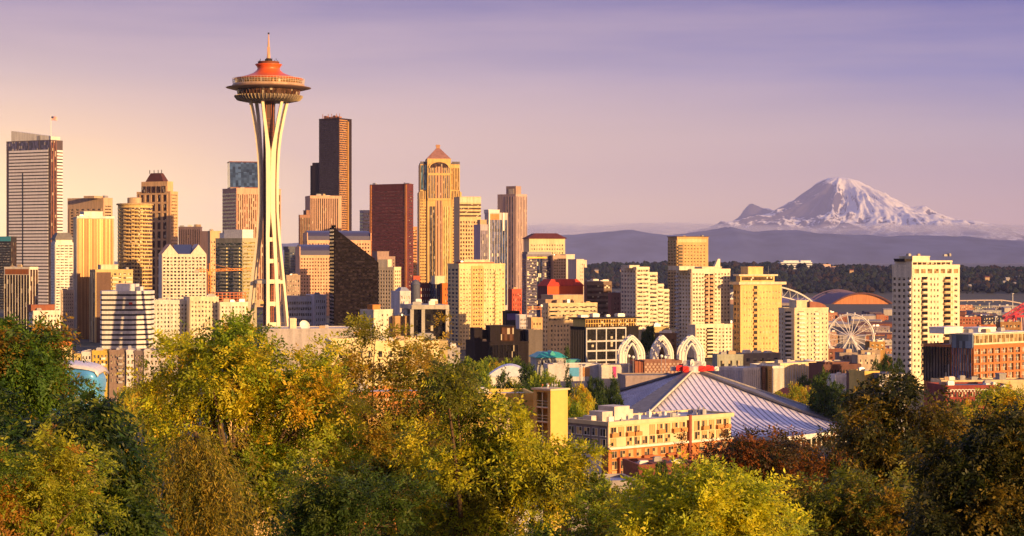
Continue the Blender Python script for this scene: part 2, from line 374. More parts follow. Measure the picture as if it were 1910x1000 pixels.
    def st(s, f, u, pz, nu, fu=.5, mat=GD, r=.4, name='window_strip', pier=None):
        a0, a1, z0, z1 = s.span(f, u, pz); cu = (a1 - a0) / nu
        s.panes(f, [(a0 + (i + .5) * cu, (z0 + z1) / 2) for i in range(nu)], cu * fu + .04, z1 - z0, mat, name)
        if r:
            mb = MB() if pier else s.m
            for i in range(nu + 1):
                c = a0 + i * cu; hw = cu * (1 - fu) / 2; s.rel(f, max(c - hw, a0), min(c + hw, a1), z0, z1, r, mb)
            if pier: mb.build('pier_frame', pier, s.e)
        return s
    def pn(s, f, u, pz, mat, r=.12, name='panel'):
        a0, a1, z0, z1 = s.span(f, u, pz); mb = MB(); s.rel(f, a0, a1, z0, z1, r, mb); mb.build(name, mat, s.e); return s
    def bal(s, f, u, pz, n, depth=1.5, mat=None, gl=None):
        """column of balconies: slab, side returns and a solid or glazed front"""
        a0, a1, z0, z1 = s.span(f, u, pz); w = a1 - a0; cz = (z1 - z0) / n; hh = min(1.05, cz * .38)
        mb = MB().box(-w / 2, w / 2, -depth, .02, -.12, .08).box(-w / 2, w / 2, -depth - .003, -depth + .1, .08, hh).box(-w / 2, -w / 2 + .08, -depth + .1, .02, .08, hh - .003).box(w / 2 - .08, w / 2, -depth + .1, .02, .08, hh - .003)
        me = mb.mesh('balcony', mat or s.mat)
        s.panes(f, [((a0 + a1) / 2, z0 + (j + .56) * cz) for j in range(n)], w * .9, cz * .62, GK, 'balcony_door', dp=.05)
        for j in range(n): inst('balcony', me, s.e, s.put(f, (a0 + a1) / 2, z0 + j * cz + .1), s.ROT[f])
        return s
    def bx(s, name, px0, px1, y0, y1, top, bot=None, mat=None, rim=True):
        """block on the roof or a wing: columns along F in photo pixels, depth in metres"""
        u0, u1 = s.uF(px0), s.uF(px1); z1 = s.z(top); z0 = s.h if bot is None else s.z(bot)
        mb = MB().box(u0, u1, y0, y1, z0 - .05, z1)
        if rim: mb.box(u0 - .2, u1 + .2, y0 - .2, y1 + .2, z1 - .5, z1 + .15)
        mb.build(name, mat or s.mat, s.e); return s
    def clut(s, n, seed, big=1.0, z=None, mats=None):
        r = random.Random(seed); z = s.h + .3 if z is None else z
        for i in range(n):
            w, d, h = r.uniform(1.5, 5) * big, r.uniform(1.5, 4) * big, r.uniform(.9, 2.6) * big
            w = min(w, s.w * .4); d = min(d, s.d * .4)
            u, v = r.uniform(.6, max(.7, s.w - w - .6)), r.uniform(.6, max(.7, s.d - d - .6))
            mb = MB().box(u, u + w, v, v + d, z - .02, z + h).box(u + w * .1, u + w * .9, v + d * .1, v + d * .9, z + h - .01, z + h + .25)
            mb.build('rooftop_unit', r.choice(mats or [METAL, WHITE, GREY, TAN]), s.e)
        return s
    def mast(s, px, top, v=None, rad=.15, mat=None, base=None):
        u = s.uF(px) if s.w > 0 else 0; v = s.d * .5 if v is None else v
        MB().tube([(u, v, s.h if base is None else base), (u, v, s.z(top))], [rad, rad * .5], 5).build('mast', mat or METAL, s.e); return s
    def end(s, name='wall'):
        s.m.build(name, s.mat, s.e); return s
    def hip(s, u0, u1, v0, v1, z0, z1, k=.45, mat=None, over=.6, name='roof'):
        """hipped roof: eaves rectangle rising to a smaller one (k of its size)"""
        cu, cv = (u0 + u1) / 2, (v0 + v1) / 2; q = lambda f, e: [(cu + (u0 - cu - e) * f, cv + (v0 - cv - e) * f), (cu + (u1 - cu + e) * f, cv + (v0 - cv - e) * f), (cu + (u1 - cu + e) * f, cv + (v1 - cv + e) * f), (cu + (u0 - cu - e) * f, cv + (v1 - cv + e) * f)]
        mb = MB(); mb.loft([[(*p, z0) for p in q(1, over)], [(*p, z0 + .35) for p in q(1, over)], [(*p, z1) for p in q(k, over)]]); mb.build(name, mat, s.e); return s
# ---------------------------------------------------------------- west end of the skyline
b = B('office_tower', 'dark banded office block with a teal roof edge at the photo edge', -30, 20, 31, 2300, 62, 450, DARK)
b.bd('L', None, (452, 640), 26, .45, glass((.10, .12, .14), .2)); b.pn('L', (0.0, 1.0), (441, 450), plain((.05, .33, .42), .4), .4, 'roof_edge').st('F', None, (452, 640), 3, .5, GBR)
b.m.box(0, b.w, 0, b.d, b.h + .9, b.z(441)); b.end()
FIN = wall((.72, .66, .58)); b = B('office_block', 'black office block ribbed with white vertical fins under a rust brown top band', 8, 55, 71, 1500, 66, 500, FIN)
b.pn('L', (0.03, .97), (502, 512), wall((.30, .10, .03)), .1, 'top_band').st('L', (0.0, 1.0), (513, 660), 9, .86, glass((.05, .035, .03), .35, .1, .03), .3).st('F', (0.02, .98), (503, 660), 3, .82, GBR, .3); b.clut(3, 1).end()
b = B('bank_tower', 'tall blue white ribboned tower with a sloped white crown and a rooftop flagpole', 12, 95, 117, 2500, 61, 262, wall((.11, .08, .09), .5))
RIB = wall((.80, .77, .80), .35, .08)
b.pn('L', (0.0, 1.0), (262, 279), GV, .15, 'top_glazing')
for k in range(5): b.rel('L', b.d * (.02 + .24 * k) - .5, b.d * (.02 + .24 * k) + .5, b.z(280), b.z(262), .5)
a0, a1 = b.uL(90), b.uL(17)
b.bd('L', (17, 90), (281, 640), 59, .36, GK, 0)
mb = MB(); zz0, zz1 = b.z(640), b.z(281); cz = (zz1 - zz0) / 59
for j in range(60):
    zc = zz0 + j * cz; b.rel('L', a0, a1, zc - cz * .32, zc + cz * .32, .6, mb)
mb.build('spandrel_frame', RIB, b.e)
mb = MB(); b.rel('L', b.uL(44), b.uL(42), b.z(640), b.z(321), .75, mb); mb.build('window_strip', GK, b.e)
b.st('L', (91, 95), (281, 640), 2, .8, GBR, .3).st('F', (0.0, .45), (262, 640), 2, .8, GBR, .35, pier=wall((.42, .16, .10)))
mb = MB(); u0, u1 = b.w * .5, b.w * .98
for j in range(60): mb.box(u0, u1, -.6, .05, zz0 + j * cz - cz * .3, zz0 + j * cz + cz * .3)
mb.build('spandrel_frame', RIB, b.e); b.bd('F', (0.5, .98), (295, 640), 57, .4, GK, 0)
# crown: white wedge, higher at its far-left end
l0, l1, l2 = b.uL(20), b.uL(88), .4; mb = MB(); x1 = b.w * .8
mb.loft([[(1, l2, b.h), (x1, l2, b.h), (x1, l0, b.h), (1, l0, b.h)], [(1, l2, b.z(254)), (x1, l2, b.z(254)), (x1, l0, b.z(241)), (1, l0, b.z(241))]]); mb.build('crown', WHITE, b.e)
mb = MB().box(.6, x1 * .7, b.uL(75), b.uL(70), b.h, b.z(252)); mb.build('crown_vent', GREY, b.e)
MB().tube([(.5, .5, b.h), (.5, .5, b.z(216))], [.5, .35], 6).build('flagpole', STEELW, b.e)
m, t, n = newmat('flag_cloth'); tcf = N(t, 'ShaderNodeTexCoord'); sx = N(t, 'ShaderNodeSeparateXYZ'); t.links.new(tcf.outputs['UV'], sx.inputs[0])
stp = mth(t, 'GREATER_THAN', mth(t, 'FRACT', mth(t, 'MULTIPLY', sx.outputs[1], 6.5)), .5); canton = mth(t, 'MULTIPLY', mth(t, 'LESS_THAN', sx.outputs[0], .42), mth(t, 'GREATER_THAN', sx.outputs[1], .46))
t.links.new(mixc(t, canton, mixc(t, stp, (.55, .03, .04), (.8, .78, .75)), (.03, .04, .18)), n.inputs['Base Color'])
Xf = np.linspace(0, 1, 14); me = bpy.data.meshes.new('flag'); vv = []; ff = []
for i, x in enumerate(Xf):
    for j in range(7): vv.append((8 * x, .5 * math.sin(7 * x) * x, -.8 * x * x + 5 * j / 6 - 5))
for i in range(13):
    for j in range(6): ff.append((i * 7 + j, i * 7 + 7 + j, i * 7 + 8 + j, i * 7 + 1 + j))
me.from_pydata(vv, [], ff); uv = me.uv_layers.new(name='UVMap')
for p in me.polygons:
    for li in p.loop_indices:
        vi = me.loops[li].vertex_index; uv.data[li].uv = (Xf[vi // 7], (vi % 7) / 6)
me.materials.append(m)
fo = bpy.data.objects.new('flag', me); COL.objects.link(fo); fo.parent = b.e; fo.location = (.5, .5, b.z(217)); fo.rotation_euler = (0, 0, -b.a)
so_ = fo.modifiers.new('thickness', 'SOLIDIFY'); so_.thickness = .05
b.end()
b = B('office_tower', 'white office tower with a dark sloped mansard roof and rows of slotted windows', 95, 103, 137, 1900, 30, 452, WHITE, parapet=False)
b.m.box(1, b.w - 1, 1, b.d - 1, b.h, b.z(447)); b.hip(0, b.w, 0, b.d, b.z(447), b.z(434), .62, wall((.17, .16, .17)), .4); b.g('F', None, (456, 620), 4, 27, .8, .42).g('L', None, (456, 620), 3, 27, .5, .4).end()
b = B('office_tower', 'tan slab tower with a broad blank top behind the gold glass tower', 126, 193, 210, 2600, 62, 370, wall((.55, .38, .26)))
b.g('L', (0.05, .95), (388, 600), 6, 32, .55, .5, GBR, .5).bd('F', (.15, .85), (382, 600), 33, .4, GBR).bx('penthouse', 180, 196, 4, 22, 366).clut(4, 3, 1.6).end()
b = B('office_tower', 'tall tower of gold glass with fine mullions and a white cap', 137, 143, 213, 1500, 25, 407, wall((.55, .5, .45)))
b.st('F', (144, 211), (408, 660), 26, .62, glass((.30, .18, .08), .6, .2, .0, (1.6, 60)), .25, pier=wall((.36, .22, .10))).st('L', None, (408, 660), 3, .6, GV, .2)
b.pn('F', (0.0, 1.0), (403, 407), WHITE, .7, 'cap').bx('penthouse', 160, 195, 6, 20, 394, None, WHITE).clut(3, 8).end()
# round residential tower
Y = 1900; cx, r = PX(245.5, Y), 33 / F * Y; zg = GZ(cx, Y)
e = empty('apartment_tower', (cx, Y + r, zg), 'round honey coloured apartment tower with a flat rim and a drum on its roof', 'building'); zt = PZ(382, Y) - zg
MB().lathe([(r - .6, 0), (r - .6, zt)], 40).build('wall', wall((.66, .47, .20)), e); MB().lathe([(r + .8, zt), (r + 1, zt + 1.2), (r + .2, zt + 1.6)], 40).build('roof', wall((.5, .36, .18)), e)
dr = PX(955 + 13, Y); MB().lathe([(dr, zt + 1), (dr, PZ(368, Y) - zg), (dr * .3, PZ(367, Y) - zg)], 24, dr * -.1).build('roof_drum', TAN, e)
nf = 30; fh = (zt - 4) / nf; me = MB().box(-1.1, 1.1, -.25, .3, -fh * .3, fh * .3).mesh('window', GBR); ml = MB(); k = 0
bme = MB().box(-1.5, 1.5, -1.3, .4, -.15, .1).box(-1.5, 1.5, -1.303, -1.15, .1, .95).mesh('balcony', wall((.62, .45, .22)))
for j in range(nf):
    for i in range(20):
        th = R_(-90 + (i - 9.5) * 9); p = ((r - .6) * math.cos(th), (r - .6) * math.sin(th), 2 + (j + .5) * fh)
        if i % 3 == 1 and j > 9: inst('balcony', bme, e, (p[0], p[1], p[2] - fh * .4), th + math.pi / 2) if j % 1 == 0 and i in (4, 7, 10, 13) else None
        if j >= nf - 5: inst('window', me, e, p, th + math.pi / 2)
        else:
            u = Vector((-math.sin(th), math.cos(th), 0)); q = Vector(p); o_ = Vector((math.cos(th), math.sin(th), 0)) * .25
            ml.quad(*[(q + o_ + u * sx_ * 1.1 + Vector((0, 0, sz_ * fh * .3))) for sx_, sz_ in ((-1, -1), (1, -1), (1, 1), (-1, 1))])
tag(ml.build('window', GBR, e), kind='stuff')
# stepped tower with dark hipped crown
TW = wall((.62, .40, .22)); b = B('office_tower', 'stepped tan tower with a dark red hipped crown, rooftop masts and tall bay windows', 255, 318, 332, 2600, 62, 358, TW)
b.m.box(b.uF(318) + .5, b.w * .8, b.d * .1, b.d * .87, b.h, b.z(338)); b.g('L', (0.08, .92), (361, 600), 5, 12, .6, .78, GBR, .8)
zc = b.z(340); b.hip(2, b.w * .7, b.d * .24, b.d * .74, b.z(338), b.z(322), .55, wall((.10, .03, .025)), .8); b.m.box(0, b.w * .8, b.d * .12, b.d * .86, b.h, b.z(347))
for k in range(5): inst('window', b.unit(6, 9, GBR, dp=.5), b.e, (0, b.d * (.2 + .145 * k), b.z(353)), -math.pi / 2)
b.bd('F', (.1, .9), (361, 600), 34, .45, GGO, .4)
for q in (.33, .43, .55, .68): MB().tube([(b.w * .3, b.d * q, b.z(323)), (b.w * .3, b.d * q, b.z(316))], .5, 4).build('mast', DARK, b.e)
b.end()
b = B('office_tower', 'dull purple brown tower with close vertical ribs and a lower wing', 333, 374, 377, 2700, 80, 424, wall((.16, .11, .14)))
b.st('L', None, (428, 600), 12, .5, GK, .8); b.m.box(.3, 14, -18, -.1, 0, b.z(431)); b.clut(4, 6, 2).end()
b = B('office_building', 'pale office building with steep blue gabled roofs and a window grid', 302, 302.2, 385, 1800, 18, 474, wall((.72, .62, .52)), parapet=False, d=24)
b.g('F', (303, 384), (478, 575), 12, 15, .62, .55, GD, .3)
BLU = plain((.035, .05, .16), .35)
for u0, u1 in ((0, .36), (.64, 1.0)):
    x0, x1 = u0 * b.w, u1 * b.w; c = (x0 + x1) / 2; zr = b.z(456)
    b.m.loft([[(x0, -.3, b.h - .1), (x1, -.3, b.h - .1), (c + .01, -.3, zr), (c, -.3, zr)], [(x0, 1, b.h - .1), (x1, 1, b.h - .1), (c + .01, 1, zr), (c, 1, zr)]][::-1])
    MB().loft([[(x0 - .3, 1.02, b.h), (x1 + .3, 1.02, b.h), (c + .2, 1.02, zr + .5), (c - .2, 1.02, zr + .5)], [(x0 - .3, b.d, b.h), (x1 + .3, b.d, b.h), (c + .2, b.d, zr + .5), (c - .2, b.d, zr + .5)]][::-1]).build('gable_roof', BLU, b.e)
MB().loft([[(b.w * .3, .5, b.h), (b.w * .7, .5, b.h), (b.w * .7, b.d, b.h), (b.w * .3, b.d, b.h)], [(b.w * .3, b.d * .45, zr), (b.w * .7, b.d * .45, zr), (b.w * .7, b.d * .55, zr), (b.w * .3, b.d * .55, zr)]]).build('roof', BLU, b.e)
b.end()
b = B('office_building', 'small tan block behind the blue gabled building with a plain cream top', 388, 392, 412, 2300, 30, 432, wall((.6, .42, .24))); b.g('F', None, (448, 580), 4, 18, .5, .5).clut(2, 4).end()
# ---------------------------------------------------------------- around the needle
b = B('office_tower', 'brown tower topped by a tilted blue glass crown behind the white needle tower', 429, 429.3, 500, 2800, 14, 349, wall((.28, .13, .09)), d=40, parapet=False)
b.bd('F', None, (352, 560), 28, .5, GBR, .4); z0, z1 = b.z(349), b.z(302); W_, D_ = b.w, b.d
mb = MB().loft([[(0, 0, z0), (W_, 0, z0), (W_, D_, z0), (0, D_, z0)], [(0, 7, z1), (W_, 7, z1), (W_, D_, z1), (0, D_, z1)]]); mb.build('glass_crown', glass((.045, .09, .20), .35, .12, .0, (4, 4)), b.e)
MB().box(-.5, W_ + .5, 6.5, D_ + .5, z1, z1 + 1.2).build('roof', wall((.2, .07, .05)), b.e); b.end()
b = B('office_tower', 'pink tan tower of close vertical ribs rising beside the white needle legs', 415, 441, 524, 2400, 34, 352, wall((.60, .36, .26)))
b.st('F', (442, 523), (362, 560), 20, .5, GBR, .7).bd('L', None, (358, 560), 30, .5, GV, .3).clut(3, 2, 1.5).end()
b = B('apartment_tower', 'glassy apartment tower with a white penthouse and green tinted balconies', 402, 452, 479, 1600, 52, 446, wall((.40, .37, .26)))
b.bd('L', None, (452, 570), 18, .72, glass((.045, .06, .045), .1, .1, .25), .35).bd('F', None, (450, 570), 18, .5, glass((.5, .4, .12), .5, .2, .2), .5)
b.m.box(0, b.w, 0, b.d, b.h, b.h + .5)
for q0, q1 in ((.08, .3), (.55, .8)): b.bal('L', (q0, q1), (458, 570), 17, 1.3, wall((.5, .46, .30)))
MB().box(2, b.w - 2, 2, b.d * .75, b.h, b.z(428)).build('penthouse', STEELW, b.e); MB().box(3, b.w * .8, b.d * .77, b.d * .95, b.h, b.z(434)).build('penthouse', STEELW, b.e); b.end()
# tower crane
Y = 1450; cx = PX(391, Y); zg = GZ(cx, Y); e = empty('tower_crane', (cx, Y, zg), 'orange lattice tower crane with a long level jib over rooftops', 'crane'); CR = plain((.78, .28, .03), .5)
def lattice(mb, p, q, wd, n, t=.18):
    p, q = Vector(p), Vector(q); d = (q - p).normalized(); u = d.cross(Vector((0, 0, 1))); u = u.normalized() if u.length > .01 else Vector((1, 0, 0)); v = d.cross(u)
    cs = [u * a * wd / 2 + v * c * wd / 2 for a, c in ((-1, -1), (1, -1), (1, 1), (-1, 1))]
    for c in cs: mb.bar(p + c, q + c, t)
    for i in range(n):
        a0, a1 = p.lerp(q, i / n), p.lerp(q, (i + 1) / n)
        for j in range(4): mb.bar(a0 + cs[j], a1 + cs[(j + 1) % 4], t * .7) if i % 2 == j % 2 else mb.bar(a1 + cs[j], a0 + cs[(j + 1) % 4], t * .7)
zj = PZ(506, Y) - zg
mb = MB(); lattice(mb, (0, 0, 0), (0, 0, zj), 1.9, 24, .35); mb.build('mast', CR, e)
mb = MB(); lattice(mb, (-10, 0, zj + .4), (PX(466, Y) - cx, 8, zj + 1.6), 1.5, 18, .32); mb.build('jib', CR, e)
MB().box(-11, -8, -1, 1, zj - 1.5, zj + 1).build('counterweight', CONC, e); MB().box(-1.2, 1.2, -1.6, 1.2, zj - 2.6, zj - .2).build('cab', plain((.7, .4, .1)), e)
mb = MB(); mb.bar((0, 0, zj), (0, 0, zj + 6), .6); mb.bar((0, 0, zj + 6), (-9, 0, zj + 1), .15); mb.bar((0, 0, zj + 6), (18, 4.5, zj + 1.5), .15); mb.build('apex_frame', CR, e)
# long apartment slab in front
AP = wall((.66, .60, .50)); 
for (lab, xL, xC, xR, tp, mt) in (('pale slab apartment wing under a red roof line below the gabled office', 274, 276, 352, 562, wall((.60, .58, .54))), ('cream stepped apartment wing with a flat tan penthouse behind the green trees', 352, 354, 408, 556, wall((.70, .60, .44))), ('cream apartment wing with narrow paired windows beside the needle leg', 408, 410, 472, 566, wall((.72, .66, .54)))):
    b = B('apartment_building', lab, xL, xC, xR, 1350, 22, tp, mt, d=20)
    b.g('F', (0.03, .97), (tp + 4, 660), max(6, int((xR - xC) / 6.5)), 11, .5, .5, GM, .25).clut(3, xL, 1).end()
    if tp == 562: pass
b = B('building_frame', 'unfinished orange steel floors under construction above the cream apartments', 398, 400, 458, 1420, 22, 562, wall((.25, .09, .04)), d=20, parapet=False)
fr = MB()
for k in range(4): fr.box(-.5, b.w + .5, -.5, 18, b.h + k * 2.0, b.h + k * 2.0 + .3)
for i in range(9):
    for v in (0, 17): fr.box(i * b.w / 8 - .2, i * b.w / 8 + .2, v, v + .4, b.h, b.h + 6.2)
fr.build('steel_frame', plain((.62, .16, .03)), b.e); b.end()
# octagonal banded office
Y = 1300; cx = PX(229, Y); zg = GZ(cx, Y) - 1; e = empty('office_block', (cx, Y, zg), 'white and black banded office block with cut corners and a white rooftop box', 'building')
u = lambda px: (px - 229) / F * Y; poly = [(u(190), 0), (u(245), 0), (u(275), 11), (u(275), 26), (u(262), 38), (u(190), 38), (u(180), 26), (u(182), 8)]
zt = PZ(546, Y) - zg; nb = 12; cz = (zt - 2) / nb; BW = wall((.70, .68, .68)); core = [(x * .975, 19 + (y - 19) * .975) for x, y in poly]
MB().prism(core, 0, zt - .5).build('wall', DARK, e)
for k in range(nb + 1): MB().prism(poly, 1 + k * cz, 1 + k * cz + cz * .62).build('spandrel_band', BW, e)
MB().box(u(211), u(246), 8, 26, zt - .3, PZ(530, Y) - zg).build('penthouse', STEELW, e); MB().box(u(250), u(257), 9, 20, zt - .3, PZ(535, Y) - zg).build('penthouse', WHITE, e)
MB().box(u(240.5), u(247), -.12, -.02, PZ(568, Y) - zg, PZ(564, Y) - zg).build('sign', plain((.7, .06, .03)), e)
b = B('apartment_tower', 'mixed brown and cream apartment tower peeping over the banded office block', 167, 178, 248, 1450, 26, 505, wall((.58, .42, .20)))
b.pn('F', (180, 207), (508, 660), wall((.14, .08, .06)), .2, 'bay').g('F', (182, 206), (508, 650), 4, 18, .6, .5, GM, 0, 0, 'bay_window').g('F', (210, 246), (508, 650), 4, 18, .55, .5, GM, .3).st('L', None, (508, 650), 2, .4, GBR, .2)
for q in ((208, 220), (234, 246)): b.bal('F', q, (512, 640), 16, 1.4, CREAM)
b.bx('penthouse', 190, 222, 3, 12, 494, None, CREAM).clut(2, 14).end()
b = B('office_building', 'small white block with square punched windows and a brick red penthouse', 54, 62, 113, 1300, 30, 582, wall((.72, .66, .58)))
b.g('F', None, (585, 660), 8, 8, .45, .45).g('L', None, (585, 660), 3, 8, .45, .45).bx('penthouse', 60, 104, 2.5, 12, 569, None, wall((.26, .09, .05))).clut(1, 12).end()
b = B('office_building', 'plain tan block with small square windows between the white block and the gold tower', 113, 114, 138, 1480, 25, 543, wall((.50, .40, .32))); b.g('F', None, (546, 660), 6, 14, .4, .4).clut(2, 5).end()
# row of low coloured apartments
Y = 1000
for i, (lab, x0, x1, tp, col, ncol) in enumerate((('yellow apartment bay at the end of the low coloured row', 138, 152, 663, (.68, .50, .18), 2), ('white apartment bay between two yellow ones in the coloured row', 152, 171, 659, (.62, .60, .60), 3), ('mustard apartment bay with pale stacked balconies in the coloured row', 171.5, 203, 657, (.56, .40, .08), 4), ('grey brown apartment bay with dark balconies in the coloured row', 203.5, 235, 656, (.24, .17, .15), 4), ('narrow white apartment bay next to the grey brown one in the coloured row', 235.5, 250, 656, (.66, .62, .62), 2), ('slate brown apartment bay just below the banded office block', 250.5, 268, 657, (.17, .13, .14), 3), ('long pale apartment bay reaching into the golden tree', 268.5, 330, 656, (.55, .50, .50), 7))):
    b = B('apartment_building', lab, x0, x0, x1, Y, 8, tp, wall(col), d=14, group=None, roof=WROOF)
    b.g('F', (0.04, .96), (tp + 3, 715), ncol, 5, .5, .55, GM, .15)
    if ncol == 4: b.bal('F', (0.55, .8), (tp + 3, 715), 5, 1.2, WHITE if i == 2 else GREY)
    b.clut(1, i + 40).end()
b = B('low_building', 'low cream building with an orange roof band beside the dark feathery tree', 92, 94, 134, 1150, 12, 645, wall((.7, .55, .3)), d=15); b.pn('F', (0.0, 1.0), (637, 646), plain((.75, .20, .04)), .6, 'roof_band').g('F', None, (650, 680), 5, 2, .5, .5).end()
# metal museum blob
Y = 900; m_, t_, n_ = newmat('anodised_metal'); tcb = N(t_, 'ShaderNodeTexCoord'); br = N(t_, 'ShaderNodeTexBrick'); br.inputs['Scale'].default_value = 1; br.inputs['Mortar Size'].default_value = .03; br.inputs['Brick Width'].default_value = 2.2; br.inputs['Row Height'].default_value = .8
br.inputs['Color1'].default_value = (.10, .40, .86, 1); br.inputs['Color2'].default_value = (.13, .46, .90, 1); br.inputs['Mortar'].default_value = (.08, .25, .45, 1); mpb = N(t_, 'ShaderNodeMapping'); mpb.inputs['Rotation'].default_value = (R_(90), 0, 0); t_.links.new(tcb.outputs['Object'], mpb.inputs[0]); t_.links.new(mpb.outputs[0], br.inputs[0])
t_.links.new(br.outputs[0], n_.inputs['Base Color']); n_.inputs['Metallic'].default_value = .15; n_.inputs['Roughness'].default_value = .35
cx = PX(160, Y); zg = GZ(cx, Y); u = lambda px: (px - 160) / F * Y; zz_ = lambda py: PZ(py, Y) - zg
e = empty('museum', (cx, Y, zg), 'bulging blue and silver metal museum half hidden by trees', 'building')
prof = [(90, 692), (110, 686), (130, 685), (148, 687), (165, 690), (176, 694), (182.5, 703), (184, 715), (182, 728), (177, 742)]
rings = []
for k, (v, sc_, up) in enumerate(((0, .90, -3), (.6, .97, -.8), (3, 1, 0), (14, 1.02, 1), (24, .95, -1), (30, .75, -6))):
    rings.append([(u(90), v, 0)] + [(u(90) + (u(px) - u(90)) * sc_, v + 2.2 * math.sin(i), max(.5, zz_(py) * (1 if i > 6 else 1) + up * (1 if i < 8 else 0))) for i, (px, py) in enumerate(prof)] + [(u(190) * .9, v, 0)])
mb = MB(); mb.loft([r_[::-1] for r_ in rings]); ob = mb.build('shell', m_, e, True); sb = ob.modifiers.new('round', 'SUBSURF'); sb.levels = 2; sb.render_levels = 2
mb = MB(); mb.loft([[(u(p), v, zz_(q) + o_) for p, q in prof[:7]][::-1] + [(u(p) * .98, v, zz_(q) + o_ - 1.0) for p, q in prof[:7]] for v, o_ in ((.3, .7), (3, 1.6), (16, 2.4), (26, .4))]); mb.build('silver_shell', plain((.78, .74, .72), .35, .3), e, True)
# ---------------------------------------------------------------- the needle tower
NW = wall((.80, .69, .50), .5, .12); Y = 1200.0; cx = PX(501, Y); zg = GZ(cx, Y) - 1
e = empty('observation_tower', (cx, Y, zg), 'tall white needle tower with splayed legs and an orange topped saucer', 'tower')
q = Y / F; nz_ = lambda py: PZ(py, Y) - zg
prof_r = [(188, 9.8), (215, 8.2), (250, 6.7), (290, 5.5), (330, 5.0), (388, 4.95), (442, 6.2), (525, 9.6), (610, 12.6), (660, 14.4)]
prof_s = [(188, 6.2), (215, 4.8), (250, 3.0), (282, 1.7), (330, 1.42), (400, 1.45), (440, 2.1), (525, 2.7), (610, 3.3), (660, 3.6)]
prof_w = [(188, 1.6), (250, 2.0), (282, 2.9), (400, 2.7), (440, 2.1), (525, 2.0), (610, 2.2), (660, 2.3)]
pys = [188, 200, 215, 232, 250, 266, 282, 300, 320, 345, 370, 395, 415, 440, 465, 495, 525, 565, 610, 660]
for az in (-70, -190, 50):
    c_, s_ = math.cos(R_(az)), math.sin(R_(az)); rad, tan = Vector((c_, s_, 0)), Vector((-s_, c_, 0)); mb = MB()
    P_ = lambda py, sd: rad * interp(py, prof_r) + tan * sd * interp(py, prof_s) + Vector((0, 0, nz_(py)))
    for sd in (-1, 1):
        rings = []
        for py in reversed(pys):
            p = P_(py, sd); w_ = float(interp(py, prof_w)) / 2; d_ = .95
            rings.append([p - tan * w_ + rad * d_, p - tan * w_ - rad * d_, p + tan * w_ - rad * d_, p + tan * w_ + rad * d_])
        mb.loft(rings)
    if az == -70:
        for py in (447, 487, 525, 566, 604): mb.bar(P_(py, -1), P_(py, 1), 1.2, 2.6)
    else:
        for py in (447, 487, 525, 566, 604): mb.bar(P_(py, -1), P_(py, 1), 1.0, 1.6)
    mb.build('leg', NW, e)
# lift core: hexagonal shaft with tracks
core = MB()
hexp = lambda r_: [(r_ * math.cos(R_(60 * i + 10)), r_ * math.sin(R_(60 * i + 10))) for i in range(6)]
core.prism(hexp(2.9), 0, nz_(186)); core.build('lift_shaft', wall((.11, .06, .05), .6), e)
tr = MB()
for i in range(6):
    x_, y_ = hexp(3.1)[i]; tr.bar((x_, y_, 0), (x_, y_, nz_(186)), .45)
for k in range(60): tr.prism(hexp(3.15), 2 + k * 2.55, 2 + k * 2.55 + .25)
tr.build('lift_track_frame', plain((.34, .10, .05), .5), e)
for az in (-35, 200):
    MB().box(-1.1, 1.1, -1.1, 1.1, 0, 3).build('lift_car', plain((.72, .52, .2)), e, loc=(4.1 * math.cos(R_(az)), 4.1 * math.sin(R_(az)), nz_(571 if az == 200 else 300)))
hb = MB(); tri = [((9.4 if i % 2 else 10.4) * math.cos(R_(-70 + 60 * i - 30 * 0)), (9.4 if i % 2 else 10.4) * math.sin(R_(-70 + 60 * i))) for i in range(6)]
hb.prism(tri, nz_(529), nz_(523)); hb.prism([(x * .8, y * .8) for x, y in tri], nz_(523), nz_(521)); hb.build('low_platform', NW, e)
MB().lathe([(17, 0), (17.5, nz_(620)), (16, nz_(617)), (3, nz_(615))], 40).build('base_pavilion', GREY, e)
# saucer
MB().lathe([(15, nz_(190)), (19.2, nz_(186.5)), (20.6, nz_(181)), (20.2, nz_(179)), (19, nz_(178.6)), (10, nz_(178.5))], 96).build('slatted_ring', wall((.16, .12, .10), .6), e, True)
fins = MB()
for i in range(54):
    th = 2 * math.pi * i / 54; c_, s_ = math.cos(th), math.sin(th); t_ = Vector((-s_, c_, 0)) * .17
    pts = [(14.5, 190.6), (19.6, 187.4), (21.2, 181.5), (21.2, 178.9), (20.0, 178.9), (18.8, 184.5), (14.5, 189.2)]
    A_ = [Vector((r_ * c_, r_ * s_, nz_(py))) - t_ for r_, py in pts]; B_ = [p + 2 * t_ for p in A_]
    fins.loft([A_, B_])
fins.build('ring_fin', wall((.42, .33, .22), .6), e)
MB().lathe([(18.5, nz_(179)), (18.9, nz_(176)), (19.3, nz_(169)), (18, nz_(168.5))], 64).build('restaurant_window_band', GBR, e)
tr = MB()
for i in range(48):
    th = 2 * math.pi * i / 48; tr.bar((19 * math.cos(th), 19 * math.sin(th), nz_(178.5)), (19.5 * math.cos(th), 19.5 * math.sin(th), nz_(168.8)), .2)
tr.build('window_frame', plain((.2, .08, .04)), e)
MB().lathe([(18, nz_(168.7)), (21.5, nz_(168)), (26.2, nz_(164.6)), (26.4, nz_(164.2)), (26.2, nz_(163.8)), (22.8, nz_(162.6)), (22.5, nz_(161.9))], 96).build('halo_rim', wall((.26, .15, .11), .45, .06), e, True)
MB().lathe([(22.4, nz_(162.4)), (22.6, nz_(160.4)), (22.1, nz_(157.4)), (20, nz_(156.8))], 96).build('halo_edge', wall((.44, .30, .20), .4), e, True)
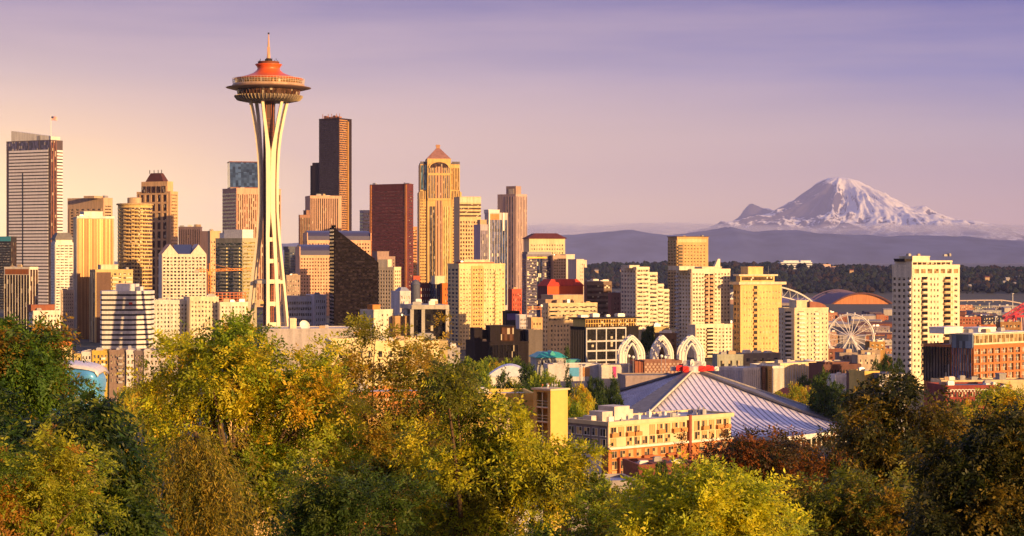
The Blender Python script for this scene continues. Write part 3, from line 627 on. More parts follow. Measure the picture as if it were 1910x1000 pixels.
MB().lathe([(20.6, nz_(157)), (20.9, nz_(150)), (20.2, nz_(149))], 64).build('deck_window_band', glass((.5, .28, .10), .6, .12, .1, (1.2, 2)), e)
rl_ = MB()
for i in range(72):
    th = 2 * math.pi * i / 72; rl_.bar((21.9 * math.cos(th), 21.9 * math.sin(th), nz_(158)), (22.3 * math.cos(th), 22.3 * math.sin(th), nz_(147.5)), .14)
for py in (147.5, 151, 154): rl_.tube([(22.2 * math.cos(2 * math.pi * i / 72), 22.2 * math.sin(2 * math.pi * i / 72), nz_(py)) for i in range(73)], .1, 4)
rl_.build('deck_railing', plain((.6, .52, .42)), e)
MB().lathe([(21.2, nz_(149.5)), (21.5, nz_(148)), (21.0, nz_(147)), (17.5, nz_(145)), (13, nz_(141)), (9.3, nz_(136.5)), (7.2, nz_(131)), (6.9, nz_(128)), (7.4, nz_(124)), (8.4, nz_(121)), (8.3, nz_(120)), (5, nz_(119.6))], 96).build('roof', plain((.66, .105, .02), .42), e, True)
MB().lathe([(6.2, nz_(121)), (6.7, nz_(116)), (6.7, nz_(115.4)), (5.6, nz_(115.2)), (5.4, nz_(118))], 40).build('top_ring', wall((.16, .06, .04)), e)
eq = MB(); rr_ = random.Random(4)
for i in range(16):
    th = rr_.random() * 6.28; r_ = 5.8; eq.tube([(r_ * math.cos(th), r_ * math.sin(th), nz_(117)), (r_ * math.cos(th), r_ * math.sin(th), nz_(117) + rr_.uniform(1.2, 2.6))], .16, 5)
eq.lathe([(2.3, nz_(119)), (2.3, nz_(111)), (1.4, nz_(109))], 12); eq.build('roof_antenna', DARK, e)
sp_ = MB(); lattice(sp_, (0, 0, nz_(110)), (0, 0, nz_(88)), 1.3, 12, .28); sp_.tube([(0, 0, nz_(110)), (0, 0, nz_(90)), (0, 0, nz_(72)), (0, 0, nz_(62))], [1.2, .75, .4, .15], 8); sp_.build('spire', plain((.62, .34, .22)), e)
MB().box(-.5, .5, -.5, .5, nz_(64), nz_(61)).build('beacon', DARK, e)
# low halls at the needle's foot
b = B('low_building', 'long low grey roofed hall at the foot of the needle tower', 488, 490, 694, 1130, 8, 616, wall((.44, .40, .42)), d=40, roof=WROOF); b.clut(3, 3).end()
e2 = empty('satellite_dish', (PX(566, 1135), 1137, PZ(616, 1135)), 'white satellite dish tilted up on the low grey roof', 'dish'); dm = MB().lathe([(.3, -.2), (2.2, .6), (3.2, 1.5), (3.1, 1.6), (2.1, .75), (.2, .05)], 24); do = dm.build('dish', STEELW, e2); do.rotation_euler = (R_(62), 0, R_(30)); do.location = (0, 0, 2.2); MB().tube([(0, .4, 0), (0, .3, 2.2)], .3, 8).build('post', GREY, e2)
b = B('lift_house', 'cream rooftop lift house beside the satellite dish', 538, 541, 553, 1134, 20, 597, CREAM, zg=PZ(616, 1134)); b.bx('cap', 542, 551, 1, 3, 594).end()
# ---------------------------------------------------------------- downtown
b = B('office_tower', 'dark blue tower in shade behind the needle tower and the peach grid block', 530, 540, 560, 2500, 40, 466, wall((.08, .09, .14), .5)); b.bd('F', None, (470, 600), 20, .55, GB).bd('L', None, (470, 600), 20, .55, GK).bx('penthouse', 541, 555, 4, 16, 460).end()
b = B('apartment_building', 'weathered tan brick block in shade behind the needle legs', 530, 534, 560, 1650, 22, 515, wall((.36, .27, .22))); b.g('F', None, (520, 600), 5, 9, .45, .5, GM).clut(2, 77).end()
b = B('office_building', 'bluish white block of ribbon windows in two wings behind the satellite dish', 534, 536, 586, 1450, 12, 555, wall((.60, .60, .66)), d=30); b.g('F', (537, 584), (560, 625), 14, 6, .7, .5, GM).clut(2, 9).end()
b = B('office_building', 'narrow pale corner wing with small dark windows next to the ribbon window block', 586, 586.5, 609, 1445, 18, 552, wall((.64, .62, .66)), d=30); b.g('F', (0.1, .9), (557, 625), 5, 6, .45, .45, GM).clut(1, 19).end()
PEACH = wall((.70, .42, .28)); BARREL = plain((.05, .05, .13), .35)
def barrel(b, u0, u1, v0, v1, z0, z1):
    rings = []
    for x in (u0, u1): rings.append([(x, v0 + (v1 - v0) * (.5 - .5 * math.cos(math.pi * i / 12)), z0 + (z1 - z0) * math.sin(math.pi * i / 12) ** .6) for i in range(13)])
    MB().loft(rings).build('barrel_roof', BARREL, b.e)
for lab, xL, xR, tp, t2, Y, sd in (('peach grid block with a barrel roof directly behind the black wedge tower', 559, 618, 476, 456, 2000, 14), ('upper peach block with a second barrel roof above the first one', 573, 692, 448, 430, 2200, 14)):
    b = B('office_building', lab, xL, xL + .2, xR, Y, sd, tp, PEACH, d=34, parapet=False)
    b.g('F', (0.02, .98), (tp + 4, 575), int((xR - xL) / 5.2), 15 if tp == 476 else 18, .5, .5, GBR, .35); barrel(b, .5, b.w - .5, .5, b.d - .5, b.h - .2, b.z(t2))
    b.m.box(-.3, .6, -.3, b.d, b.h - 1, b.z(t2 + 4)); b.m.box(b.w - .6, b.w + .3, -.3, b.d, b.h - 1, b.z(t2 + 4)); b.end()
b = B('office_tower', 'dark ribbed tower capped by a small box next to the pink ribbed one', 557, 559, 579, 2600, 28, 402, wall((.30, .16, .11))); b.st('F', None, (406, 560), 6, .55, GK, .8).bx('penthouse', 573, 579, 3, 14, 392).end()
b = B('office_tower', 'pink ribbed slab standing in front of the tallest black tower', 578, 578.3, 637, 2700, 16, 366, wall((.62, .38, .28))); b.st('F', (0.0, .9), (370, 560), 15, .55, GK, 1.0).clut(3, 21, 1.6).end()
COLB = wall((.035, .024, .034), .35)
b = B('skyscraper', 'tallest tower of black glass with copper lit stepped edge and roof gear', 595, 632, 656, 3300, 58, 221, COLB, parapet=True)
b.bd('L', None, (224, 440), 52, .5, glass((.045, .03, .055), .3, .12, .0), .25)
b.bd('F', (0.0, .62), (224, 440), 52, .5, GBR, .9); SUNLIT_SPANDREL = wall((.50, .25, .09))  # orange of the sunlit face put into the spandrel colour of a black tower
mb = MB()
for j in range(53): zc = b.z(224) - j * (b.z(224) - b.z(440)) / 52; mb.box(.3, b.w * .62, -1.4, .04, zc - .8, zc + .8)
mb.build('spandrel_frame', SUNLIT_SPANDREL, b.e)
MB().loft([[(b.w * .64, -2.5, 0), (b.w + .5, 4, 0), (b.w + .5, 14, 0), (b.w * .64, 10, 0)], [(b.w * .64, -2.5, b.h - 4), (b.w + .5, 4, b.h - 4), (b.w + .5, 14, b.h - 4), (b.w * .64, 10, b.h - 4)]]).build('corner_bay', wall((.72, .40, .10), .4), b.e)  # gold reflection on the chamfer painted as the bay's own wall colour
b.m.box(2, b.w * .8, b.d, b.d + 16, 0, b.z(302)); b.m.box(4, b.w * .7, b.d + 16.01, b.d + 22, 0, b.z(307))
for i, v in enumerate((.1, .3, .52, .75)): MB().box(6, 14, b.d * v, b.d * v + 5, b.h, b.h + 4 + i % 2 * 2).build('rooftop_unit', wall((.35, .16, .10)), b.e)
for v in (.05, .2, .45, .62, .9): MB().tube([(5, b.d * v, b.h), (5, b.d * v, b.h + 9)], .5, 5).build('mast', BRICK, b.e)
b.end()
b = B('office_tower', 'slim pale blue tower between the dark red slab and the barrel roof', 671, 677, 692, 2850, 34, 393, wall((.42, .38, .42))); b.bd('F', None, (396, 560), 26, .5, GV).bd('L', None, (396, 560), 26, .6, GB).end()
b = B('office_tower', 'dark wine red slab tower framed by copper edge columns', 690, 759, 771, 2300, 58, 344, wall((.13, .035, .035), .45))
b.bd('L', (0.05, .95), (354, 560), 34, .5, GRE, .35).pn('L', (0.0, .05), (344, 560), wall((.55, .22, .08)), .7, 'edge_column').pn('L', (.95, 1.0), (344, 560), wall((.55, .22, .08)), .7, 'edge_column').bd('F', (.3, .8), (354, 560), 34, .4, GBR, .3)
b.clut(3, 31, 1.4).end()
b = B('office_tower', 'narrow orange ribbed tower tucked beside the wine red slab', 764, 767, 778, 2500, 30, 424, wall((.55, .26, .12))); b.bd('F', None, (428, 600), 26, .5, GBR, .4).end()
# black wedge tower
Y = 1400; b = B('office_tower', 'black glass wedge tower with one long slanted roof edge', 615, 623, 706, Y, 14, 488, wall((.012, .009, .011), .35), parapet=False, body=False)
u = lambda px: b.uF(px); z = b.z; wp = [(0, z(640)), (b.w, z(640)), (b.w, z(490)), (u(693), z(478)), (u(627), z(428)), (u(623.5), z(424)), (0, z(424))]
b.m.loft([[(x, 0, zz1_) for x, zz1_ in wp], [(x, b.d, zz1_) for x, zz1_ in wp]][::-1])
WG = glass((.016, .012, .016), .0, .1, .0, (1.5, 1.9), (.10, .05, .05)); fz = 3.0; WG.node_tree.nodes['Principled BSDF'].inputs['Specular IOR Level'].default_value = .1; n_ = int((z(428) - z(640)) / fz); m0 = z(640)
for j in range(n_):
    zc = m0 + (j + .5) * fz; xe = b.w - .4
    if zc + fz / 2 > z(490): xe = float(np.interp(zc + fz / 2, [z(490), z(478), z(428)], [b.w, u(693), u(627)])) - .4
    if xe > 4: inst('window_band', MB().box(.4, xe, -.18, .02, -fz * .38, fz * .38).mesh('window_band', WG), b.e, (0, 0, zc))
b.bd('L', None, (426, 630), 30, .5, glass((.16, .06, .03), .2), .3); b.m.box(-.6, u(625), -.6, b.d * .5, z(424), z(420)); b.end()
b = B('apartment_tower', 'cream apartment tower with paired dark windows right against the black wedge', 702, 735, 748, 1600, 56, 500, wall((.70, .58, .40)))
b.g('L', (0.05, .95), (503, 620), 6, 17, .6, .5, GBR, .25).g('F', None, (503, 620), 3, 17, .5, .5, GBR, .25); MB().box(1, b.w * .7, b.d * .4, b.d * .95, b.h, b.z(484)).build('penthouse', CREAM, b.e); b.clut(2, 60).end()
b = B('office_tower', 'small stepped brown tower peeking over the cream apartment tower', 699, 704, 737, 1900, 30, 480, wall((.32, .22, .20))); b.g('F', None, (483, 600), 7, 20, .5, .5, GBR, .4).bx('penthouse', 706, 728, 3, 14, 469).end()
b = B('office_building', 'white tower block with arched top storey below the brown brick hotel', 744, 746, 766, 1500, 24, 545, wall((.62, .60, .64)), d=20); b.g('F', None, (550, 620), 4, 7, .45, .6, GM).hip(1, b.w - 1, 1, 12, b.h + .5, b.z(536), .5, wall((.3, .33, .45))).end()
b = B('low_building', 'white low block with an orange lift box below the black wedge', 672, 697, 735, 1250, 46, 580, wall((.66, .62, .52))); b.g('F', (0.3, .8), (584, 620), 2, 4, .25, .4, GM, 0).bx('lift_house', 697, 711, 1, 6, 569, None, wall((.6, .24, .06))).end()
b = B('low_building', 'ochre low block before the concrete framed hall', 735, 737, 770, 1255, 22, 592, wall((.42, .26, .13)), d=12); b.clut(3, 88).end()
b = B('hotel', 'dark red brick hotel with pale window surrounds and a blue corner turret', 767, 775, 812, 1700, 26, 530, wall((.15, .045, .045)))
b.g('F', None, (535, 600), 9, 6, .4, .45, glass((.5, .42, .42), .1, .2, .4), .15); MB().lathe([(4, 0), (4, b.z(532)), (4.4, b.z(531)), (2.5, b.z(524)), (.2, b.z(521))], 16).build('turret', wall((.10, .11, .17)), b.e); b.clut(2, 4).end()
b = B('office_building', 'blue glass slice wedged between the brick hotel and an orange block', 812, 813, 825, 1690, 20, 528, GB, d=20); b.st('F', None, (531, 600), 3, .8, GB, .3).end()
b = B('office_building', 'vivid orange blank block under a cream rooftop box', 824, 825, 838, 1685, 20, 530, wall((.62, .17, .03)), d=18); b.bx('penthouse', 814, 832, 4, 14, 515, None, CREAM).g('F', (0.3, .9), (534, 600), 2, 6, .3, .4, GBR, 0).end()
b = B('office_building', 'small red rooftop block glimpsed beside the golden gabled skyscraper', 769, 771, 784, 2100, 20, 516, wall((.50, .10, .05))); b.g('F', (0.1, .9), (520, 560), 3, 5, .4, .4, GBR, 0).end()
b = B('concrete_hall', 'open concrete frame with tall columns and a black void inside', 767, 769, 836, 1250, 14, 570, CONC, d=40, body=False)
b.m.box(-.5, b.w + .5, -.5, b.d, b.z(577), b.z(569))
for px in (768, 789, 834): b.m.box(b.uF(px) - .9, b.uF(px) + 1.3, 0, 2, 0, b.z(577))
b.m.box(.5, b.w - .5, b.d * .5, b.d, 0, b.z(578)); MB().box(1.5, b.w - 1, 3, b.d * .5, 0, b.z(578.5)).build('dark_void_block', GK, b.e); b.clut(7, 5, 1.3, b.z(569)).end()  # solid black block set in the open void to make it read black
# golden gabled skyscraper
GOLD = wall((.66, .44, .18)); b = B('skyscraper', 'golden skyscraper with a pyramid roof, lantern and arched top gables', 782, 782.2, 861, 2700, 6, 358, GOLD, d=50, parapet=False)
u = b.uF; z = b.z
for px in (784, 797, 840, 852): pass
b.m.box(u(784), u(858), 4, 46, b.h, z(306))                       # upper shaft
b.m.box(u(797), u(841), -2.5, 52, 0, z(296))                      # centre bay
b.g('F', (783, 795), (372, 600), 3, 34, .62, .5, GBR, .35).g('F', (843, 859), (372, 600), 3, 34, .55, .5, GBR, .35)
def strips_at(b, name, px0, px1, p0, p1, n, fu, mat, v, pier):
    a0, a1, z0, z1 = b.uF(px0), b.uF(px1), b.z(p1), b.z(p0); c = (a1 - a0) / n; pm = MB()
    for i in range(n): inst(name, b.unit(c * fu, z1 - z0, mat), b.e, (a0 + (i + .5) * c, v, (z0 + z1) / 2))
    for i in range(n + 1): pm.box(max(a0, a0 + i * c - c * (1 - fu) / 2), min(a1, a0 + i * c + c * (1 - fu) / 2), v - .6, v + .02, z0, z1)
    pm.build('pier_frame', pier, b.e)
strips_at(b, 'window_strip', 785, 796, 308, 354, 2, .9, glass((.12, .22, .30), .4, .1, .02), 3.95, GOLD)
strips_at(b, 'window_strip', 842, 857, 313, 354, 5, .5, GBR, 3.95, GOLD); strips_at(b, 'window_strip', 784, 796, 356, 386, 4, .5, GBR, -.05, GOLD); strips_at(b, 'window_strip', 842, 858, 356, 386, 5, .5, GBR, -.05, GOLD)
strips_at(b, 'window_strip', 799, 812, 313, 371, 4, .55, GB, -2.55, GOLD); strips_at(b, 'window_strip', 826, 839, 313, 371, 4, .55, GB, -2.55, GOLD)
strips_at(b, 'window_strip', 813, 825, 311, 600, 2, .3, GBR, -2.55, wall((.62, .36, .24))); strips_at(b, 'window_strip', 801, 812, 385, 600, 2, .85, glass((.16, .14, .13), .5, .1, .05), -2.55, GOLD); strips_at(b, 'window_strip', 826, 839, 385, 600, 3, .55, glass((.7, .5, .2), .5, .15, .1), -2.55, wall((.78, .60, .28)))
for py in (372, 325): MB().box(u(797.5), u(840.5), -3.4, -2.45, z(py + 2), z(py - 2)).build('cornice', GOLD, b.e)
# arched gable
ar = MB(); c0 = (u(797) + u(841)) / 2; rr0 = (u(841) - u(797)) * .42
for rad_, w_ in ((rr0, 1.6),):
    pts = [(c0 + rad_ * math.cos(math.pi * i / 18), -3.2, z(313) + rad_ * .62 * math.sin(math.pi * i / 18)) for i in range(19)]
    for i in range(18): ar.bar(pts[i], pts[i + 1], w_, w_)
ar.build('gable_arch', wall((.70, .46, .18)), b.e)
gl_ = MB(); gl_.loft([[(c0 + rr0 * .93 * math.cos(math.pi * i / 18), -2.75, z(313) + rr0 * .58 * math.sin(math.pi * i / 18)) for i in range(19)], [(c0 + rr0 * .93 * math.cos(math.pi * i / 18), -2.4, z(313) + rr0 * .58 * math.sin(math.pi * i / 18)) for i in range(19)]]); gl_.build('arch_window', GBR, b.e)
b.hip(u(798), u(840), 6, 44, z(296), z(275), .16, wall((.34, .17, .15)), 1.2, 'pyramid_roof')
MB().box(c0 - 2.6, c0 + 2.6, 22, 27, z(276), z(268)).box(c0 - 3.2, c0 + 3.2, 21.4, 27.6, z(270.5), z(269)).build('lantern', wall((.5, .28, .16)), b.e)
for x0, x1 in ((784, 796), (843, 858)): MB().box(u(x0), u(x1), 3.5, 5, z(306), z(301)).box(u(x0) + .5, u(x1) - .5, 5.1, 40, z(306), z(303)).build('shoulder_parapet', wall((.14, .13, .17)), b.e)
b.end()
b = B('office_tower', 'cream topped tower with a dark window grid against the golden skyscraper', 857, 857.3, 897, 2500, 14, 368, wall((.70, .50, .28)), d=35)
b.pn('F', (0.0, 1.0), (368, 378), CREAM, .5, 'blank_crown').bd('F', (0.0, 1.0), (379, 406), 4, .5, GBR, .4).g('F', (0.0, 1.0), (411, 560), 8, 20, .6, .55, GBR, .5).end()
b = B('office_tower', 'blue glass tower wrapped in thin white vertical frames', 904, 911, 947, 2250, 28, 398, wall((.52, .46, .46)))
b.st('F', (912, 932), (410, 570), 4, .85, glass((.10, .12, .26), .45, .1, .04), .4).st('F', (932, 946), (410, 570), 3, .85, glass((.03, .06, .18), .4, .08, .02), .4)
MB().box(b.uF(912), b.uF(931), -.4, -.05, b.z(410), b.z(399)).build('copper_band', wall((.58, .26, .10)), b.e); b.pn('F', (0.0, .06), (392, 560), STEELW, 1.2, 'white_fin').pn('F', (.72, .8), (397, 430), STEELW, 1.2, 'white_fin')
b.bx('penthouse', 913, 934, 3, 14, 391, None, WHITE).end()
b = B('office_tower', 'lower lilac glass wing with a rounded cream top by the white framed tower', 893, 896, 910, 2240, 26, 420, wall((.46, .40, .48)), d=18); b.st('F', None, (430, 560), 4, .8, GV, .3).bx('penthouse', 897, 909, 2, 10, 410, None, TAN).end()
b = B('apartment_tower', 'tall pinkish slab tower with vertical seams and a notched dark top', 928, 962, 983, 2850, 50, 363, wall((.50, .36, .33)))
b.st('F', None, (366, 580), 7, .4, GV, .6).st('L', (.1, .55), (366, 580), 3, .5, GV, .4)
MB().box(1, b.w * .5, b.d * .02, b.d * .55, b.h, b.z(347)).build('crown', wall((.40, .28, .24)), b.e); MB().box(.6, 1.02, b.d * .12, b.d * .4, b.h - 2, b.z(352)).build('crown_window', CREAM, b.e); MB().box(3, 16, b.d * .62, b.d * .98, b.h - 1, b.z(363)).build('dark_screen', DARK, b.e); b.end()
b = B('hotel', 'pale yellow block under a maroon hipped roof with dotted windows', 986, 987, 1054, 2300, 10, 445, wall((.72, .60, .38)), d=36, parapet=False)
b.g('F', (0.04, .96), (454, 540), 13, 12, .42, .45, GD, .2).hip(0, b.w, 0, b.d, b.h, b.z(435), .55, wall((.13, .03, .03)), 2).mast(1020, 428).mast(1026, 430).end()
b = B('apartment_tower', 'blue violet glass tower with a yellow lit top floor and brown end bay', 974, 982, 1032, 1800, 26, 476, wall((.20, .18, .24)))
b.bd('F', (983, 1001), (482, 600), 22, .8, GV, .2).st('F', (1001, 1012), (478, 600), 2, .92, glass((.02, .03, .10), .4), .2, name='dark_window_strip').bd('F', (1012, 1031), (482, 600), 22, .8, GV, .2).bd('L', None, (482, 600), 22, .6, GV)
b.pn('F', (983, 1020), (479, 482), wall((.8, .55, .1)), .5, 'lit_band').bx('crown', 985, 1029, 1, 12, 470, None, BLU).end()
b = B('apartment_tower', 'brown balcony tower adjoining the blue violet glass one', 1031, 1031.3, 1056, 1805, 20, 478, wall((.46, .31, .24)), d=26); b.g('F', (0.05, .95), (482, 600), 5, 22, .6, .55, GBR, .3).clut(2, 3).end()
b = B('apartment_building', 'pale stepped block with a blank lit gable behind the red hall', 1053, 1055, 1072, 2050, 24, 476, wall((.66, .55, .48)), d=24); b.g('F', (0.5, .95), (486, 560), 2, 12, .4, .4, GM, 0).end()
b = B('apartment_building', 'second pale stepped block with tiered edge facing the hills', 1071, 1075, 1089, 2000, 24, 485, wall((.66, .54, .46)), d=20); b.bx('tier', 1088, 1093, 2, 14, 492).bx('tier', 1092, 1096, 2, 14, 498).g('F', (0.5, .95), (490, 560), 2, 10, .4, .4, GM, 0).end()
b = B('theatre_hall', 'bright red orange block with a maroon side and a shallow hipped roof', 1003, 1021, 1088, 1550, 34, 534, wall((.66, .10, .02), .7, .08), parapet=False)
b.pn('L', (0.0, 1.0), (534, 600), MAROON, .1, 'side_wall').hip(0, b.w, 0, b.d, b.h, b.z(521), .7, wall((.50, .05, .03)), .5).end()
b = B('office_building', 'narrow red brick block with a violet shaded side next to glass towers', 948, 955, 973, 1650, 34, 541, wall((.52, .10, .06))); b.g('F', None, (546, 600), 4, 6, .4, .6, GBR, .2).clut(1, 6).end()
b = B('apartment_tower', 'large cream apartment tower with a red roof edge and rows of tiny windows', 835, 856, 942, 1350, 24, 494, wall((.74, .58, .32)))
b.g('F', (857, 879), (500, 665), 4, 21, .45, .42, GM, .2).g('F', (902, 922), (500, 665), 4, 21, .45, .42, GM, .2).g('F', (924, 941), (500, 665), 3, 21, .4, .42, GM, .2)
b.pn('F', (880, 901), (496, 660), wall((.68, .44, .18)), .6, 'centre_bay').g('F', (881, 900), (500, 665), 4, 21, .5, .45, GBR, 0, 0, 'bay_window')
for o in [c for c in b.e.children if c.name.startswith('bay_window')]: o.location.y -= .62
b.g('L', None, (500, 665), 3, 21, .6, .55, glass((.12, .14, .20), .3, .1, .15), .2, name='side_window'); b.bal('F', (922, 930), (504, 650), 20, 1.2).bx('penthouse', 870, 918, 4, 14, 485, None, CREAM)
MB().box(b.uF(860), b.uF(922), .6, 12, b.h + .92, b.z(489)).build('roof_edge', plain((.52, .09, .03)), b.e); b.clut(4, 8).end()
b = B('billboard_wall', 'dark wall carrying a violet dusk landscape mural', 943, 944, 969, 1300, 12, 583, DARK, d=12, cat='billboard')
m, t, n = newmat('mural'); tcm = N(t, 'ShaderNodeTexCoord'); sx = N(t, 'ShaderNodeSeparateXYZ'); t.links.new(tcm.outputs['Generated'], sx.inputs[0]); nm = N(t, 'ShaderNodeTexNoise'); nm.inputs['Scale'].default_value = 6; t.links.new(tcm.outputs['Generated'], nm.inputs[0])
t.links.new(ramp(t, mth(t, 'ADD', sx.outputs[2], mth(t, 'MULTIPLY', mth(t, 'SUBTRACT', nm.outputs[0], .5), .3)), [(0, (.01, .015, .01)), (.42, (.02, .02, .04)), (.5, (.16, .10, .30)), (1, (.08, .07, .28))]), n.inputs['Base Color'])
mb = MB(); b.rel('F', b.w * .06, b.w * .94, b.z(606), b.z(585), .1, mb); mb.build('mural', m, b.e); b.end()
b = B('office_building', 'cluster of black glass blocks low in front of the cream tower', 884, 886, 986, 1150, 12, 640, wall((.025, .02, .024), .4), d=30)
b.st('F', (0.25, .8), (644, 668), 12, .8, GK, .3)
for x0, x1, v, tp in ((887, 902, 4, 613), (918, 966, 6, 609), (966, 984, 9, 617), (902, 918, 14, 618)): b.bx('upper_block', x0, x1, v, v + 14, tp)
MB().box(b.uF(938), b.uF(962), 5.7, 5.98, b.z(638), b.z(611)).build('window_band', glass((.12, .06, .04), .4), b.e); b.clut(3, 4, 1).end()
b = B('low_building', 'bright tan box by the black glass cluster', 990, 991, 1012, 1200, 14, 595, wall((.62, .40, .20)), d=10); b.g('F', (0.1, .9), (599, 620), 3, 2, .4, .4).end()
b = B('low_building', 'dark grey flat roofed shed by the black glass cluster', 985, 986, 1012, 1160, 14, 618, wall((.14, .12, .12)), d=14); b.clut(2, 9, .7).end()
b = B('low_building', 'small white office with ribbon windows under the mural wall', 968, 969, 992, 1240, 12, 590, wall((.55, .54, .60)), d=12); b.g('F', None, (593, 615), 7, 3, .6, .5, GM, .2).end()
b = B('apartment_building', 'tan stepped apartment block with ribbon balconies and rooftop boxes', 1012, 1023, 1114, 1250, 28, 568, wall((.62, .48, .30)))
b.bd('F', (1024, 1113), (570, 600), 4, .45, GM, .5).g('F', (1026, 1062), (604, 665), 6, 7, .5, .5, GM, .25).g('L', None, (572, 665), 2, 11, .5, .5, GD, .2, name='side_window').bx('penthouse', 1040, 1096, 6, 22, 551, None, TAN).bx('penthouse', 1026, 1040, 6, 16, 559, None, wall((.38, .26, .18))).clut(5, 9).end()
e3 = empty('gantry_sign', (PX(983, 1230), 1230, PZ(585, 1230)), 'orange lattice gantry on the roofs between glass tower and tan block', 'gantry'); mb = MB(); lattice(mb, (0, 0, 3.5), (9.5, 2, 3.5), 1.6, 8, .2); mb.build('truss', CR, e3); mb = MB(); mb.bar((.6, 0, -14), (.6, 0, 2.8), .3); mb.bar((9, 1.9, -14), (9, 1.9, 2.8), .3); mb.build('post', CR, e3)
b = B('apartment_building', 'brown glazed block with white roof boxes before the wooded hill', 1090, 1094, 1141, 1550, 24, 527, wall((.20, .14, .11))); b.bd('F', None, (530, 600), 7, .55, GBR, .6).clut(5, 2, 1.2, None, [WHITE]).end()
b = B('apartment_building', 'plain brown blank block between the glazed block and the stepped white tower', 1134, 1140, 1160, 1530, 30, 548, wall((.24, .13, .10))); b.clut(2, 71, 1.1).g('F', (0.2, .8), (552, 600), 2, 5, .3, .4, GBR, 0).end()
# black block with white frame
b = B('office_building', 'black glass block with a white grid frame and a yellow lit attic floor', 1064, 1091, 1191, 1050, 30, 613, wall((.022, .02, .024), .35))
a0, a1 = b.uF(1093), b.uF(1166)
mb = MB(); ns = 4
for i in range(ns + 1): x = a0 + (a1 - a0) * i / ns; mb.box(x - .35, x + .35, -.7, .03, .5, b.z(613))
for py in (613, 637, 655, 673, 690): mb.box(a0 - .3, a1 + .3, -.66, .03, b.z(py) - .45, b.z(py) + .45)
mb.build('facade_frame', wall((.50, .50, .52)), b.e)
b.g('F', (1094, 1165), (614, 672), 8, 6, .9, .9, GK, 0, 0, 'window').st('L', (0.05, .95), (616, 690), 8, .75, GK, .2, name='side_window_strip')
MB().box(1, b.w - 1, 1, b.d - 1, b.h, b.z(595)).build('attic', YEL, b.e)
for i in range(20):
    for j in range(2): inst('attic_window', b.unit(b.w / 27, (b.z(595) - b.h) * .36, GBR), b.e, (1 + (b.w - 2) * (i + .5) / 20, 1.02, b.h + (b.z(595) - b.h) * (.3 + .42 * j)))
MB().box(-1, b.w + 1.5, -1, b.d + 1, b.z(595), b.z(593)).build('roof', DARK, b.e); b.clut(4, 2, 1, b.z(593), [WHITE, METAL]).end()
# ---------------------------------------------------------------- apartment towers on the bay side
W2 = wall((.74, .65, .50))
b = B('apartment_tower', 'white ziggurat apartment tower stepping down on its sunny side', 1158, 1187, 1211, 1500, 34, 500, W2, d=None)
b.g('L', None, (503, 640), 5, 17, .6, .5, GV, .3, name='side_window')
for x0, x1, tp in ((1211, 1226, 510), (1226, 1238, 532), (1238, 1248, 542)):
    u0, u1 = b.uF(x0), b.uF(x1); b.m.box(u0, u1, .01, b.d - .01, 0, b.z(tp)); b.m.box(u0, u1 + .1, -.1, .3, b.z(tp), b.z(tp) + .9)
    nn_ = int((b.z(tp) - b.z(640)) / 3.3); z0 = b.z(tp)
    for j in range(nn_): inst('window_band', b.unit((u1 - u0) * .82, 1.5, GM), b.e, ((u0 + u1) / 2, 0, z0 - 2.2 - j * 3.3)); b.m.box(u0, u1, -.55, .04, z0 - .9 - j * 3.3, z0 - .25 - j * 3.3)
nn_ = int((b.h - b.z(640)) / 3.3)
for j in range(nn_):
    for q in (.27, .73): inst('window_band', b.unit(b.w * .4, 1.5, GM), b.e, (b.w * q, 0, b.h - 2.2 - j * 3.3))
    b.m.box(0, b.w, -.55, .04, b.h - .9 - j * 3.3, b.h - .25 - j * 3.3)
b.bx('penthouse', 1180, 1198, 4, 14, 495).end()
b = B('apartment_tower', 'tall slab tower in deep shadow on one side with a golden dotted face', 1246, 1263, 1321, 1700, 24, 444, wall((.54, .36, .17)))
b.g('L', None, (448, 640), 3, 28, .7, .5, GK, .5, name='side_window').pn('F', (1264, 1318), (446, 452), wall((.66, .50, .28)), .2, 'blank_band').g('F', (1275, 1316), (455, 640), 7, 26, .5, .3, GBR, .25).bal('F', (1264, 1274), (456, 640), 26, 1.6, wall((.36, .24, .14))).mast(1277, 437).mast(1283, 438)
MB().box(-.8, b.w + .8, -.8, b.d + .8, b.h + .95, b.h + 1.6).build('roof_rim', wall((.16, .10, .07)), b.e); b.clut(3, 14, 1).end()
b = B('apartment_tower', 'broad cream apartment tower with a pink balcony stack and a rooftop fin', 1261, 1290, 1362, 1300, 30, 504, W2)
b.g('F', (1291, 1313), (508, 700), 4, 21, .62, .5, GM, .3).g('F', (1332, 1361), (508, 700), 5, 21, .5, .5, GM, .3).g('L', None, (508, 700), 5, 21, .55, .5, GD, .35, name='side_window')
b.bal('F', (1314, 1322), (510, 690), 20, 1.6, wall((.60, .32, .20))).bal('F', (1323, 1331), (510, 690), 20, 1.6, wall((.60, .32, .20))).bal('L', (0.75, .98), (510, 690), 20, 1.4, wall((.45, .45, .5)))
b.bx('penthouse', 1272, 1300, 3, 16, 497).bx('penthouse', 1316, 1352, 4, 15, 498)
MB().loft([[(b.uF(1340), 6, b.h), (b.uF(1353), 6, b.h), (b.uF(1353), 8, b.h), (b.uF(1340), 8, b.h)], [(b.uF(1349), 6, b.z(483)), (b.uF(1353), 6, b.z(483)), (b.uF(1353), 8, b.z(483)), (b.uF(1349), 8, b.z(483))]]).build('roof_fin', W2, b.e); b.clut(3, 81).end()
b = B('apartment_building', 'lower terrace block of the cream tower with roof planting', 1293, 1297, 1366, 1262, 28, 608, W2, d=9)
b.g('F', (1298, 1316), (611, 680), 3, 8, .6, .5, GM, .3).g('F', (1332, 1365), (611, 680), 5, 8, .5, .5, GM, .3).bal('F', (1317, 1331), (611, 680), 8, 1.6, CREAM).end()
